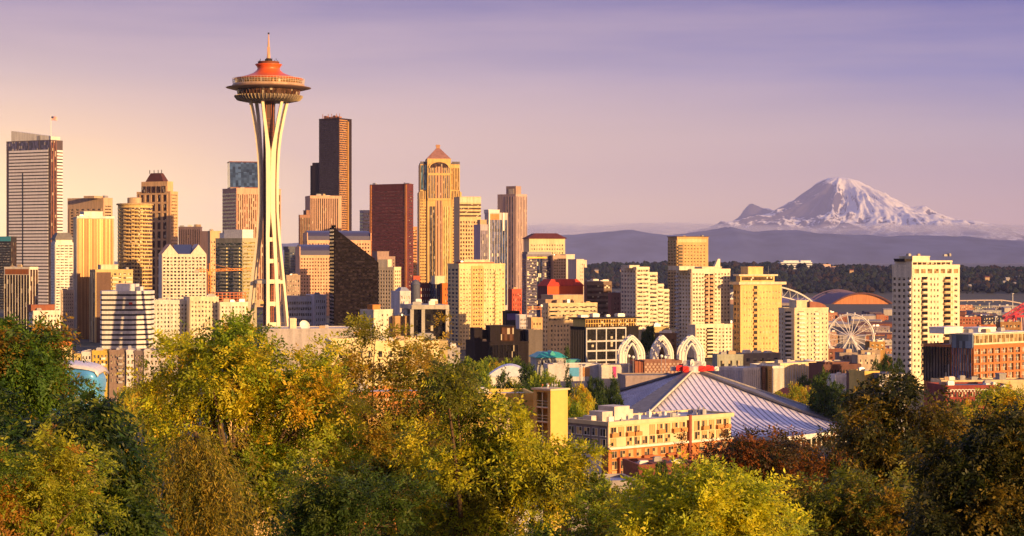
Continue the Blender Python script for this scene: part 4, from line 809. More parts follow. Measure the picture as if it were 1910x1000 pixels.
G2 = wall((.72, .50, .22))
b = B('apartment_tower', 'golden apartment tower with flared cornice balconies and a stepped penthouse', 1368, 1381, 1458, 1300, 22, 530, G2)
b.g('F', (1386, 1404), (540, 690), 4, 14, .3, .35, GM, .12).g('F', (1416, 1456), (540, 690), 7, 14, .28, .35, GM, .12).g('L', None, (540, 690), 2, 14, .5, .5, GD, .2, name='side_window').bal('F', (1405, 1413), (532, 690), 15, 1.2, wall((.62, .36, .14)))
MB().box(-2, b.w + 2.5, -2, b.d + 2, b.z(531), b.z(526)).build('flared_cornice', CREAM, b.e); MB().box(1, b.w * .86, 2, b.d - 2, b.h, b.z(514)).build('upper_floor', G2, b.e); MB().box(-.8, b.w * .92, .5, b.d - 1, b.z(515), b.z(512)).build('flared_cornice', CREAM, b.e)
for i in range(12): inst('arch_window', b.unit(2.0, 2.4, GBR), b.e, (3 + (b.w * .86 - 4) * i / 11.5, 2, b.z(520)))
b.bx('penthouse', 1402, 1430, 5, 15, 498, 513, G2).mast(1440, 497).end()
b = B('apartment_tower', 'pale apartment tower with black stacked loggias and a curved rooftop', 1452, 1463, 1545, 1150, 18, 577, wall((.72, .62, .44)))
b.g('F', (1489, 1545), (582, 700), 8, 14, .3, .45, GD, .15).g('L', None, (582, 700), 2, 14, .4, .5, GD, .2, name='side_window').bal('F', (1464, 1476), (580, 700), 15, 1.5, WHITE).bal('F', (1489, 1500), (580, 700), 15, 1.5, WHITE).bal('F', (1519, 1526), (580, 700), 15, 1.2, WHITE)
b.bx('penthouse', 1490, 1512, 3, 13, 561)
mb = MB(); c0, r0 = b.uF(1512), b.uF(1544) - b.uF(1512); zz_ = b.h
mb.loft([[(c0, 1, zz_), (c0 + r0, 1, zz_)][:1] + [(c0 + r0 * math.sin(math.pi / 2 * i / 8), 1, zz_ + .3 + 4.2 * math.cos(math.pi / 2 * i / 8)) for i in range(9)] + [(c0 + r0, 1, zz_)], [(c0, 12, zz_)] + [(c0 + r0 * math.sin(math.pi / 2 * i / 8), 12, zz_ + .3 + 4.2 * math.cos(math.pi / 2 * i / 8)) for i in range(9)] + [(c0 + r0, 12, zz_)]]); mb.build('curved_roof', wall((.30, .12, .09)), b.e); b.end()
b = B('apartment_tower', 'pale tower standing alone by the harbour with stacked balconies and shaded side', 1664, 1701, 1790, 1050, 34, 497, wall((.76, .68, .52)))
b.g('L', (0.02, .98), (515, 700), 4, 17, .5, .5, GD, .25, name='side_window').bal('L', (0.02, .16), (515, 700), 17, 1.4, WHITE)
for x0, x1, n in ((1702, 1717, 2), (1733, 1752, 3), (1776, 1789, 1)): b.g('F', (x0, x1), (515, 700), n, 17, .45, .42, GM, .18)
b.bal('F', (1718, 1731), (515, 700), 17, 1.7, CREAM).bal('F', (1759, 1774), (515, 700), 17, 1.7, wall((.66, .44, .26)))
b.g('F', (0.02, .98), (499, 513), 7, 1, .7, .6, GGO, .3, 0, 'top_window')
b.m.box(.8, b.w * .86, .8, b.d - 1, b.h, b.z(488)); b.m.box(.8, b.w * .86 + .2, .6, .9, b.z(488) - .3, b.z(488) + .6)
for i in range(8): inst('top_window', b.unit(3, 1.8, GBR), b.e, (3 + i * (b.w * .86 - 5) / 7.3, .8, b.z(492.5)))
b.bx('penthouse', 1712, 1744, 4, 14, 478, 488).bx('penthouse', 1700, 1712, 5, 13, 483, 488, DARK).clut(4, 14, .7, b.z(478)).end()
# ---------------------------------------------------------------- harbour side and stadiums
Y = 4600; e = empty('arched_stadium', (PX(1430, Y), Y, GZ(PX(1430, Y), Y)), 'stadium with a huge white trussed roof arch', 'stadium'); zg = e.location.z; u = lambda px: (px - 1430) / F * Y
mb = MB(); n_ = 26
ap_ = lambda t_, k: (u(1330) + (u(1525) - u(1330)) * t_, 0, PZ(575, Y) - zg + (PZ(533 + 10 * k, Y) - PZ(575, Y)) * (1 - (2 * t_ - 1) ** 2) ** .75)
top_ = [ap_(i / n_, 0) for i in range(n_ + 1)]; bot_ = [(u(1334) + (u(1518) - u(1334)) * i / n_, 8, PZ(580, Y) - zg + (PZ(551, Y) - PZ(580, Y)) * (1 - (2 * i / n_ - 1) ** 2) ** .75) for i in range(n_ + 1)]
for i in range(n_):
    mb.bar(top_[i], top_[i + 1], 3.4); mb.bar(bot_[i], bot_[i + 1], 2.4)
    mb.bar(top_[i], bot_[i + 1], 1.2) if i % 2 else mb.bar(bot_[i], top_[i + 1], 1.2)
mb.build('roof_arch', STEELW, e); MB().box(u(1340), u(1520), 10, 90, 0, PZ(566, Y) - zg).build('stand', wall((.30, .26, .30)), e); MB().loft([[(u(1335), 9, PZ(566, Y) - zg), (u(1525), 9, PZ(566, Y) - zg), (u(1525), 100, PZ(558, Y) - zg), (u(1335), 100, PZ(558, Y) - zg)], [(u(1335), 9, PZ(565, Y) - zg), (u(1525), 9, PZ(565, Y) - zg), (u(1525), 100, PZ(557, Y) - zg), (u(1335), 100, PZ(557, Y) - zg)]]).build('stand_roof', wall((.22, .18, .28)), e)
Y = 4900; e = empty('domed_ballpark', (PX(1600, Y), Y, GZ(PX(1600, Y), Y)), 'ballpark under a brown arched roll back roof with blue steel behind', 'stadium'); zg = e.location.z; u = lambda px: (px - 1600) / F * Y
arc = lambda x0, x1, p0, p1, v, n=20: [(u(x0) + (u(x1) - u(x0)) * i / n, v, PZ(p0, Y) - zg + (PZ(p1, Y) - PZ(p0, Y)) * (1 - (2 * i / n - 1) ** 2)) for i in range(n + 1)]
A_ = arc(1545, 1672, 574, 549, 0); MB().loft([A_[::-1], [(x, y + 6, z_) for x, y, z_ in A_[::-1]]]).build('gable_wall', wall((.58, .24, .10)), e)
mb = MB()
for i in range(20): mb.bar(arc(1543, 1674, 574, 547, -3)[i], arc(1543, 1674, 574, 547, -3)[i + 1], 4)
mb.build('roof_rim', wall((.14, .06, .06)), e)
R2_ = arc(1543, 1674, 575, 547, 4); mb = MB(); mb.loft([R2_[::-1], [(x - 40, y + 180, z_) for x, y, z_ in R2_[::-1]]]); mb.build('roof', wall((.18, .12, .18)), e)
mb = MB()
for k in range(4):
    a_ = arc(1500 + k * 14, 1640 + k * 8, 574, 541 + k * 2, 60 + k * 40)
    for i in range(20): mb.bar(a_[i], a_[i + 1], 2.4)
mb.build('roof_truss', wall((.14, .10, .20)), e); MB().box(u(1510), u(1672), -10, -.5, 0, PZ(578, Y) - zg).build('stand', wall((.05, .06, .15)), e)
MB().box(u(1592), u(1620), -14, -11, PZ(576, Y) - zg, PZ(572, Y) - zg).build('sign', WHITE, e); MB().box(u(1648), u(1668), -14, -11, PZ(576, Y) - zg, PZ(572, Y) - zg).build('sign', WHITE, e)
mb = MB()
for i in range(9): mb.bar((u(1600 + i * 9), -13, PZ(594, Y) - zg), (u(1594 + i * 9), -13, PZ(578, Y) - zg), 1.4)
mb.build('strut', plain((.5, .5, .6)), e)
Y = 7300
b = B('hospital', 'white blue hospital slab on top of the wooded hill', 1455, 1456, 1515, Y, 8, 489, wall((.70, .74, .80)), zg=PZ(506, Y), d=40, parapet=False); b.bd('F', None, (490, 501), 3, .45, GV, 1).bx('upper_floor', 1462, 1490, 3, 30, 486).bx('upper_floor', 1494, 1513, 3, 30, 486).end()
b = B('college_building', 'pink stepped building on the hill crest beside the white hospital', 1532, 1533, 1580, Y, 8, 500, wall((.66, .46, .40)), zg=PZ(512, Y), d=40, parapet=False); b.g('F', None, (501, 508), 12, 3, .4, .5, GV, .5).bx('tower', 1536, 1550, 4, 24, 493).bx('wing', 1552, 1566, 4, 24, 497).end()
# ferris wheel
Y = 2300; cx = PX(1587, Y); zc = PZ(629, Y); zg = GZ(cx, Y); R0 = 43 / F * Y; e = empty('ferris_wheel', (cx, Y, zg), 'white spoked ferris wheel on the waterfront', 'ferris wheel', R_(-18)); zc -= zg; FW = plain((.85, .82, .82), .4)
rot = lambda t_, r_, y_: (r_ * math.cos(t_), y_, zc + r_ * math.sin(t_))
for y_ in (-1.3, 1.3):
    MB().tube([rot(2 * math.pi * i / 60, R0, y_) for i in range(61)], .62, 5).tube([rot(2 * math.pi * i / 60, R0 * .94, y_) for i in range(61)], .3, 4).build('rim', FW, e)
for i in range(20):
    t_ = 2 * math.pi * (i + .5) / 20
    MB().tube([rot(t_, 1.2, -1.6), rot(t_, R0, -1.2)], .38, 4).tube([rot(t_, 1.2, 1.6), rot(t_, R0, 1.2)], .38, 4).build('spoke', FW, e)
    x_, y_, z_ = rot(t_, R0 + 1.2, 0); MB().lathe([(.4, -1.2), (1.1, -1), (1.25, 0), (1.0, 1.1), (.3, 1.4)], 10).build('gondola', plain((.5, .5, .56)), e, True, (x_, y_, z_))
MB().tube([(0, -3, zc), (0, 3, zc)], 1.6, 16).build('hub', FW, e)
for s1 in (-1, 1):
    for s2 in (-1, 1): MB().tube([(s2 * 1, s1 * 2.8, zc), (s2 * R0 * .46, s1 * 5, 0)], [.8, .9], 6).build('leg', FW, e)
# low buildings of the harbour
HB = [('red brown warehouse with a lit gable end near the ballpark', 1636, 1657, 3600, 590, 602, (.58, .18, .09)), ('dull violet warehouse beside the red brown gabled one', 1610, 1637, 3650, 589, 605, (.20, .13, .17)), ('pinkish brick block behind the upper rim of the ferris wheel', 1545, 1562, 3300, 584, 615, (.50, .24, .16)),
      ('brick office with a small tower behind the ferris wheel', 1562, 1580, 3300, 590, 625, (.36, .14, .10)), ('long white pier shed running behind the ferris wheel hub', 1610, 1668, 2700, 621, 634, (.68, .62, .62)), ('ochre round cornered block next to the ferris wheel', 1622, 1651, 1900, 639, 655, (.52, .30, .09)),
      ('tan low block below the ochre one', 1606, 1642, 1750, 655, 672, (.52, .40, .30)), ('grey concrete block with a wine red door under the ferris wheel', 1566, 1600, 1500, 660, 682, (.40, .33, .32)), ('cream arcade with white columns right of the wine red door', 1600, 1642, 1480, 664, 684, (.62, .50, .40)),
      ('white flat shed between the ferris wheel and the lone tower', 1640, 1666, 2400, 636, 650, (.62, .58, .60)), ('orange brick shed at the foot of the lone tower', 1646, 1668, 2100, 652, 668, (.46, .22, .11)), ('violet grey terminal roof behind the pier shed', 1600, 1660, 3000, 610, 622, (.28, .22, .30)), ('dark rust block at the lower rim of the ferris wheel', 1545, 1575, 2000, 652, 672, (.30, .12, .09)), ('pale rose block beside the curved roof tower', 1546, 1560, 2500, 620, 640, (.52, .34, .28)),
      ('peach container shed beyond the lone tower', 1788, 1814, 3900, 570, 578, (.60, .28, .20)), ('rust red warehouse block beyond the lone tower', 1788, 1830, 2800, 592, 606, (.50, .17, .10)), ('dark blue quay shed with pale roof edge', 1832, 1870, 3100, 590, 604, (.05, .05, .10)), ('long pale quay roof by the red cranes', 1815, 1868, 3700, 580, 586, (.40, .42, .50)), ('orange shed roof in front of the red cranes', 1828, 1862, 2200, 607, 618, (.55, .17, .06)), ('brown pier building under the red cranes', 1866, 1905, 2100, 602, 622, (.42, .22, .09)), ('slate container stacks near the viaduct', 1800, 1850, 4300, 571, 578, (.22, .24, .32)), ('pale tank house at the quay edge', 1850, 1900, 4400, 571, 577, (.45, .42, .48)),
      ('small mauve office behind the golden tower', 1360, 1374, 2600, 560, 600, (.42, .26, .26)), ('rust red low block between cream and golden towers', 1362, 1370, 1700, 605, 640, (.55, .18, .08)), ('shaded brick block between the dark slab and the stepped tower', 1243, 1252, 1800, 590, 640, (.20, .13, .13)), ('cream corner block with dark shop front behind the white arches', 1196, 1218, 1300, 618, 660, (.66, .54, .30)), ('yellow lit wall block behind the white arches', 1218, 1248, 1280, 612, 660, (.70, .56, .26)), ('brown podium under the tall shadowed slab', 1226, 1262, 1240, 624, 665, (.28, .16, .10)),
      ('pale green glazed podium below the cream terraces', 1338, 1386, 1120, 664, 690, (.50, .52, .44)), ('long tan podium below the golden tower', 1386, 1456, 1130, 662, 690, (.40, .32, .27)), ('cream house with dark windows between trees under the needle hall', 760, 835, 700, 640, 700, (.70, .56, .30)), ('white gabled hut at the trees beside the cream tower', 832, 858, 980, 652, 690, (.55, .52, .54)), ('dark blue low block hidden behind the orange lattice gantry', 1008, 1016, 1500, 575, 620, (.10, .11, .2))]
for i, (lab, x0, x1, Y, tp, bt, col) in enumerate(HB):
    b = B('low_building', lab, x0, x0, x1, Y, 6 + i % 3 * 5, tp, wall(tuple(c_ * .7 for c_ in col)), d=max(10, (x1 - x0) / F * Y * .5), roof=(WROOF if i % 2 else ROOFG))
    nz_2 = max(1, int((b.z(tp) - b.z(bt)) / 4.2)); b.g('F', (0.04, .96), (tp + (bt - tp) * .12, bt), max(3, int(b.w / 4.5)), nz_2, .5, .5, GM if i % 3 else GBR, .15).clut(2 + i % 2, i + 300, 1.2).end()
rr = random.Random(21); SHED = []
for i in range(64):
    px_ = rr.uniform(1543, 1660) if i % 5 < 3 else rr.uniform(1792, 1900); bt = rr.uniform(586, 690) if px_ < 1700 else rr.uniform(578, 612)
    if px_ < 1560 and bt < 600 or 640 < bt < 668 and px_ < 1640: continue
    bt = min(bt, 641) if px_ < 1640 else bt
    Y_ = 112 * 3600 / (bt - 485); k = i % 4
    if i < 8:
        w, d_, h = ((38, 16, 7), (24, 14, 10), (52, 18, 6), (18, 12, 12))[k]; mb = MB().box(-w / 2, w / 2, -d_ / 2, d_ / 2, 0, h); mr = MB().loft([[(-w / 2 - .4, -d_ / 2 - .4, h), (w / 2 + .4, -d_ / 2 - .4, h), (w / 2 + .4, d_ / 2 + .4, h), (-w / 2 - .4, d_ / 2 + .4, h)], [(-w / 2 - .4, -.3, h + 2.4), (w / 2 + .4, -.3, h + 2.4), (w / 2 + .4, .3, h + 2.4), (-w / 2 - .4, .3, h + 2.4)]])
        if i < 4: SHED.append([(mb.mesh('wall', wall(c_)), mr.mesh('roof', wall(r_))) for c_, r_ in (((.30, .12, .07), (.16, .07, .06)), ((.40, .36, .36), (.28, .27, .32)), ((.10, .08, .13), (.07, .065, .10)), ((.32, .20, .12), (.20, .10, .07)))])
    e = empty('harbour_shed', (PX(px_, Y_), Y_, GZ(PX(px_, Y_), Y_)), ('low rust coloured gabled shed among the harbour sheds', 'low pale gabled shed among the harbour sheds', 'low slate gabled shed among the harbour sheds', 'low tan gabled shed among the harbour sheds')[(i * 7 + i // 4) % 4], 'shed', rr.uniform(-.5, .5), 'harbour sheds of the same kind, colour ' + 'abcd'[(i * 7 + i // 4) % 4])
    wm, rm = SHED[k if k < len(SHED) else 0][(i * 7 + i // 4) % 4]; inst('wall', wm, e, (0, 0, 0)); inst('roof', rm, e, (0, 0, 0))
# viaduct
Y = 4300; zr = lambda px: PZ(float(interp(px, [(1780, 561), (1830, 560), (1870, 560), (1890, 563), (1930, 571)])), Y); e = empty('viaduct', (PX(1850, Y), Y, 6), 'thin pale viaduct deck curving down over the harbour', 'bridge')
pts = [(PX(px, Y) - e.location.x, 0, zr(px) - 6) for px in range(1780, 1935, 8)]; mb = MB()
for p, q_ in zip(pts, pts[1:]): mb.bar(p, q_, 10, 2.2)
mb.build('deck', wall((.62, .50, .46)), e)
for p in pts[1::2]: MB().box(p[0] - 1.3, p[0] + 1.3, -2, 2, 0, p[2] - 1).build('pier', CONC, e)
# quay cranes
RED = plain((.62, .03, .05), .45)
for lab, px, Y, hh in (('red quay crane with a raised slanting boom at the photo edge', 1900, 2900, 588), ('red quay crane partly behind the slanting one', 1882, 3150, 590)):
    cx = PX(px, Y); zg = GZ(cx, Y); zt = PZ(hh, Y) - zg; e = empty('quay_crane', (cx, Y, zg), lab, 'crane')
    for x_ in (-7, 7):
        for y_ in (-8, 8): MB().tube([(x_, y_, 0), (x_ * .8, y_ * .9, zt)], 1.0, 6).build('leg', RED if x_ < 0 else plain((.8, .5, .45)), e)
    mb = MB(); lattice(mb, (-22, 0, zt - 10), (26, 0, zt + 20), 5, 12, .9); mb.build('boom', RED, e); MB().box(-8, 8, -9, 9, zt - 3, zt).build('portal_beam', RED, e); MB().box(8, 15, -3, 3, zt, zt + 5).build('machine_house', RED, e)
for lab, px, Y, p0, p1 in (('thin light mast standing over the quay sheds', 1857, 2600, 592, 612), ('tall pale pylon beside the viaduct', 1845, 4200, 566, 582), ('slender mast topped by a lamp on the hill side of the viaduct', 1889, 4100, 548, 578)):
    e = empty('light_mast', (PX(px, Y), Y, GZ(PX(px, Y), Y)), lab, 'mast'); zt = PZ(p0, Y) - e.location.z; MB().tube([(0, 0, 0), (0, 0, zt)], [.9, .6], 6).build('pole', STEELW, e); MB().lathe([(.5, zt - .5), (2.6, zt + .3), (2.4, zt + 1.2), (.4, zt + 1.5)], 10).build('lamp_head', STEELW, e)
# ---------------------------------------------------------------- modern brick block and neighbours, bay side
Y = 850; BR2 = wall((.46, .17, .06))
b = B('office_building', 'modern brick framed block with a white attic and a dark glass corner', 1723, 1813, 1925, Y, 42, 648, BR2)
zb = b.z(712); cu = b.w / 9
b.m.box(-.05, 0, -.05, 0, 0, 1)
mb = MB()
for i in range(10): mb.box(max(0, i * cu - .5), min(b.w, i * cu + .5), -.9, .03, zb, b.h)
for py in (649, 662.5, 679, 696): mb.box(0, b.w, -.86, .03, b.z(py) - .55, b.z(py) + .3)
mb.build('brick_frame', BR2, b.e)
fm = MB().box(-.06, .06, -.16, -.1, -2, 2).box(-1.4, 1.4, -.158, -.1, -.06, .06).mesh('frame', WHITE)
for py0, py1 in ((651, 662), (664, 678), (681, 695), (698, 712)): b.g('F', (0.01, .99), (py0, py1), 18, 1, .72, .9, glass((.16, .17, .2), .2, .12, .35), 0, frame=fm)
b.st('L', (0.0, .42), (640, 715), 8, .8, glass((.10, .13, .22), .4, .08, .05), .25, name='glass_strip').st('L', (.44, 1.0), (649, 715), 9, .75, GK, .3, name='dark_glass_strip', pier=DARK)
MB().box(-.4, .8, -.4, b.uL(1776), b.z(650), b.z(622)).build('glass_corner', glass((.16, .22, .34), .4, .1, .05), b.e)
MB().box(1.2, b.w, 1.2, b.d * .5, b.h, b.z(624)).build('attic', wall((.70, .62, .48)), b.e)
for i in range(13): inst('attic_window', b.unit(b.w / 17, 3.4, GGO), b.e, (2.5 + i * (b.w - 5) / 12.6, 1.2, b.z(634)))
MB().box(-.8, b.w, -1, b.d * .52, b.z(624), b.z(622)).build('attic_roof', WHITE, b.e)
for x0, x1, v, tp, mt in ((1790, 1824, 8, 611, STEELW), (1850, 1882, 7, 614, STEELW), (1832, 1848, 12, 617, CREAM)): b.bx('rooftop_box', x0, x1, v, v + 8, tp, 622.5, mt)
b.clut(6, 6, .8, b.z(622)).end()
for k, (lab, px, v, sz) in enumerate((('round clipped roof garden bush on the modern brick block', 1806, 5, 1.7), ('smaller dark bush between rooftop boxes', 1866, 5, 1.3))): pass
b = B('podium_building', 'cream podium with a grey lift box before the modern brick block', 1752, 1756, 1925, 835, 6, 713, wall((.62, .50, .30)), d=14); b.bx('lift_house', 1866, 1878, 1, 6, 698, None, GREY).g('F', (0.02, .7), (717, 730), 14, 1, .4, .5, GBR, .1).clut(6, 17, .7).end()
b = B('brick_hall', 'dark red brick building with white arched windows and round gable', 1762, 1764, 1886, 650, 10, 724, wall((.24, .045, .04)), d=16)
b.g('F', (0.02, .84), (730, 742), 16, 1, .5, .8, GM, .1, 0, 'arch_window').g('F', (0.02, .84), (743, 758), 16, 1, .4, .7, GM, .1)
awf = MB()
for i in range(8): awf.bar((.75 * math.cos(math.pi * i / 8), -.25, .75 * math.sin(math.pi * i / 8)), (.75 * math.cos(math.pi * (i + 1) / 8), -.25, .75 * math.sin(math.pi * (i + 1) / 8)), .25)
ame = awf.mesh('arch_trim', WHITE)
for i in range(16): inst('arch_trim', ame, b.e, (b.w * (.02 + .82 * (i + .5) / 16), 0, b.z(731)))
b.bd('F', (0.0, 1.0), (726, 729), 1, .5, WHITE, .2, 'white_cornice')
c0 = b.uF(1873); mb = MB()
for r0, r1, v, mt in ((2.7, 1.75, -.5, 0),):
    n = 24; ou = [(c0 + r0 * math.cos(2 * math.pi * i / n), v, b.z(733) + r0 * math.sin(2 * math.pi * i / n)) for i in range(n)]; inn = [(c0 + r1 * math.cos(2 * math.pi * i / n), v, b.z(733) + r1 * math.sin(2 * math.pi * i / n)) for i in range(n)]
    for i in range(n): mb.bar([(a + c) / 2 for a, c in zip(ou[i], inn[i])], [(a + c) / 2 for a, c in zip(ou[(i + 1) % n], inn[(i + 1) % n])], r0 - r1, .8)
mb.build('round_gable_ring', WHITE, b.e); MB().loft([[(c0 + 1.8 * math.cos(-2 * math.pi * i / 24), -.3, b.z(733) + 1.8 * math.sin(-2 * math.pi * i / 24)) for i in range(24)], [(c0 + 1.8 * math.cos(-2 * math.pi * i / 24), .6, b.z(733) + 1.8 * math.sin(-2 * math.pi * i / 24)) for i in range(24)]]).build('round_window', GBR, b.e); b.clut(5, 8, .7).end()
b = B('apartment_building', 'yellow apartment end with small windows beside a grey mansard block', 1610, 1613, 1640, 700, 18, 697, wall((.72, .50, .14)), d=12); b.g('F', None, (701, 750), 3, 4, .35, .45, GM, .1).clut(2, 41, .6).end()
b = B('apartment_building', 'blue grey apartment block with a dark mansard storey and white dormers', 1638, 1638.3, 1690, 695, 14, 707, wall((.42, .42, .48)), d=12, parapet=False); b.hip(0, b.w, 0, b.d, b.h, b.z(697), .86, wall((.08, .08, .11)), .3).g('F', None, (710, 750), 7, 4, .4, .5, GM, .1)
for i in range(5): MB().box(b.w * (i + .5) / 5 - .7, b.w * (i + .5) / 5 + .7, -.15, 1.5, b.h + .3, b.z(699)).build('dormer', WHITE, b.e)
b.end()
# ---------------------------------------------------------------- science centre halls, domes and arches
WH = wall((.70, .66, .62))
def ribbed(b, f, n):
    mb = MB(); L = b.w if f == 'F' else b.d
    for i in range(n + 1): b.rel(f, max(0, L * i / n - .22), min(L, L * i / n + .22), .5, b.h - .3, .35, mb)
    mb.build('wall_rib', WH, b.e)
b = B('exhibition_hall', 'white ribbed hall beyond the grey pyramid roof', 1338, 1386, 1422, 960, 48, 690, WH, roof=WROOF); ribbed(b, 'L', 14); ribbed(b, 'F', 10); b.end()
b = B('exhibition_hall', 'white hall strip next to two gold brown pylons', 1440, 1441, 1462, 985, 20, 686, WH, d=25, roof=WROOF); ribbed(b, 'F', 9); b.end()
for k, (x0, x1) in enumerate(((1422, 1428), (1432, 1440))):
    b = B('pylon', ('dark brown narrow pylon between white halls', 'golden brown pylon with slot windows between white halls')[k], x0, x0, x1, 970, 12, 687, wall(((.25, .13, .07), (.62, .38, .12))[k]), d=8); b.g('F', (0.1, .9), (690, 725), 1, 9, .4, .4, GBR, .1).end()
b = B('exhibition_hall', 'long cream hall with two small white domes on the roof', 1410, 1455, 1528, 1020, 40, 681, wall((.74, .60, .36)), roof=WROOF); b.bd('L', None, (681, 685), 1, .5, BRICK, .15, 'frieze'); ribbed(b, 'F', 16); b.clut(3, 53, .8).end()
for k, (px, lab) in enumerate(((1466, 'smooth white observatory dome on the cream hall'), (1508, 'broad white dome behind the cream hall corner'))):
    Yd = 1050 + k * 40; rd = (12 if k == 0 else 16) / F * Yd; zb_ = PZ(682, Yd); e = empty('dome', (PX(px, Yd), Yd, GZ(PX(px, Yd), Yd)), lab, 'dome'); zl = zb_ - e.location.z
    MB().lathe([(rd, 0), (rd, zl)], 32).build('drum', WHITE, e); MB().lathe([(rd * 1.03 * math.cos(math.pi / 2 * i / 9) + .01, zl + rd * (1 if k == 0 else .75) * math.sin(math.pi / 2 * i / 9)) for i in range(10)], 32).build('dome_shell', STEELW, e, True)
b = B('low_building', 'long dark brown flat roofed building with white roof line', 1528, 1536, 1606, 1000, 16, 683, wall((.13, .06, .055)), d=18); b.g('F', (0.05, .95), (687, 700), 12, 1, .6, .5, GK, .15).bx('upper_floor', 1545, 1590, 4, 14, 677, None, wall((.16, .07, .06))).bd('F', (0.0, 1.0), (699, 702), 1, .4, WHITE, .3, 'white_line').clut(4, 33, .8).end()
b = B('exhibition_hall', 'low white slatted wall building behind the dark green tree', 1556, 1558, 1604, 900, 14, 703, WH, d=10, roof=WROOF); ribbed(b, 'F', 18); b.clut(2, 44, .6).end()
b = B('low_building', 'dark brown narrow block beside the yellow apartment end', 1600, 1602, 1614, 820, 16, 698, wall((.12, .06, .05)), d=12); b.g('F', (0.1, .9), (702, 745), 2, 4, .4, .5, GM, .1).end()
b = B('low_building', 'pale long wall with coloured murals beside the science arches', 1020, 1022, 1120, 960, 8, 683, wall((.58, .55, .56)), d=12, roof=WROOF)
for x0, x1, c_ in ((1062, 1080, (.06, .32, .62)), (1087, 1100, (.62, .30, .10))): b.pn('F', (x0, x1), (686, 703), plain(c_, .5), .1, 'mural')
b.clut(2, 62, .6).end()
b = B('low_building', 'white picket fronted wing with a magenta banner', 1121, 1122, 1184, 955, 8, 684, wall((.66, .58, .48)), d=12, roof=WROOF); ribbed(b, 'F', 30); b.pn('F', (1143, 1149), (684, 704), plain((.55, .02, .22)), .6, 'banner').end()
b = B('low_building', 'plain rust brown wall between the picket wing and the disc patterned wall', 1184, 1184.3, 1201, 950, 8, 677, wall((.30, .10, .06)), d=12); b.end()
b = B('low_building', 'brown wall covered with rows of pale discs', 1201, 1201.3, 1272, 950, 8, 676, wall((.26, .13, .10)), d=12)
ds = MB()
for j in range(4):
    for i in range(10): cx_, cz_ = b.w * (i + (.5 if j % 2 else .05)) / 10 + .8, b.z(697) + (b.z(677) - b.z(697)) * (j + .5) / 4; ds.loft([[(cx_ + .62 * math.cos(-6.283 * k / 16), v, cz_ + .62 * math.sin(-6.283 * k / 16)) for k in range(16)] for v in (-.15, .02)])
ds.build('disc_pattern', wall((.48, .34, .27)), b.e); b.end()
b = B('copper_roof_pavilion', 'pavilion with a bright turquoise copper hipped roof', 999, 1001, 1056, 1030, 10, 668, wall((.40, .42, .42)), d=18, parapet=False); TQ = plain((.03, .38, .38), .5); b.hip(0, b.w, 0, b.d, b.h, b.z(658), .55, TQ, .8).g('F', None, (670, 684), 9, 1, .4, .6, GM, .15)
MB().loft([[(b.w * .42, 1, b.h + 1), (b.w * .68, 1, b.h + 1), (b.w * .56, 1, b.z(655)), (b.w * .54, 1, b.z(655))], [(b.w * .42, 12, b.h + 1), (b.w * .68, 12, b.h + 1), (b.w * .56, 12, b.z(655)), (b.w * .54, 12, b.z(655))]][::-1]).build('gable', TQ, b.e); b.bx('turquoise_wing', 1056, 1083, 1, 10, 672, 690, wall((.10, .42, .42))).end()
# white arched pavilion roof among the trees
Y = 900; e = empty('arched_pavilion', (PX(951, Y), Y, GZ(PX(951, Y), Y)), 'white shallow arched roof among park trees', 'pavilion'); zg = e.location.z; u = lambda px: (px - 951) / F * Y
A_ = [(u(908 + 86 * i / 16), 0, PZ(703, Y) - zg + (PZ(682, Y) - PZ(703, Y)) * math.sin(math.pi * i / 16)) for i in range(17)]; MB().loft([A_[::-1], [(x, y + 18, z_) for x, y, z_ in A_[::-1]]]).build('roof', plain((.66, .70, .80), .4), e); MB().box(u(912), u(990), 1, 17, 0, PZ(703, Y) - zg).build('wall', WHITE, e)
# gothic arches
def gothic(px, x0, x1, Yg, lab):
    cx = PX(px, Yg); zg = GZ(cx, Yg); hw = (x1 - x0) / 2 / F * Yg; zt = PZ(626, Yg) - zg; z0 = PZ(690, Yg) - zg; e = empty('lattice_arch', (cx, Yg, zg), lab, 'arch', R_(9), 'white gothic lattice arches'); mat = plain((.86, .82, .76), .5)
    def f_(sd, w_, k, t_, y_=0):
        hgt = (zt - z0) * k; return Vector((sd * hw * w_ * (1 - (max(0, t_ - .42) / .58) ** 2.1), y_, z0 + hgt * t_ if t_ >= 0 else 0))
    for y_ in (0, hw * .7):
        mb = MB()
        for w_, k in ((1, 1), (.78, .93), (.5, .78)):
            for sd in (-1, 1): mb.tube([f_(sd, w_, k, -1, y_)] + [f_(sd, w_, k, i / 16, y_) for i in range(17)], .5, 6)
        for sd in (-1, 1):
            for i in range(10):
                t0 = .42 + i * .055
                mb.bar(f_(sd, 1, 1, t0, y_), f_(sd, .78, .93, t0 + .055, y_), .16) if i % 2 else mb.bar(f_(sd, .78, .93, t0, y_), f_(sd, 1, 1, t0 + .055, y_), .16)
        mb.build('arch_rib', mat, e)
    mb = MB()
    for w_, k, t_ in ((1, 1, .42), (1, 1, .75), (.5, .78, .7), (.5, .78, 1), (1, 1, 1)):
        for sd in (-1, 1): mb.tube([f_(sd, w_, k, t_, 0), f_(sd, w_, k, t_, hw * .7)], .34, 5)
    mb.build('cross_rib', mat, e)
gothic(1179, 1157, 1203, 985, 'white pointed lattice arch beside the black glass block'); gothic(1236, 1216, 1255, 1005, 'middle white pointed lattice arch of the row'); gothic(1290, 1267, 1313, 985, 'white pointed lattice arch just above the red knob of the pyramid roof')
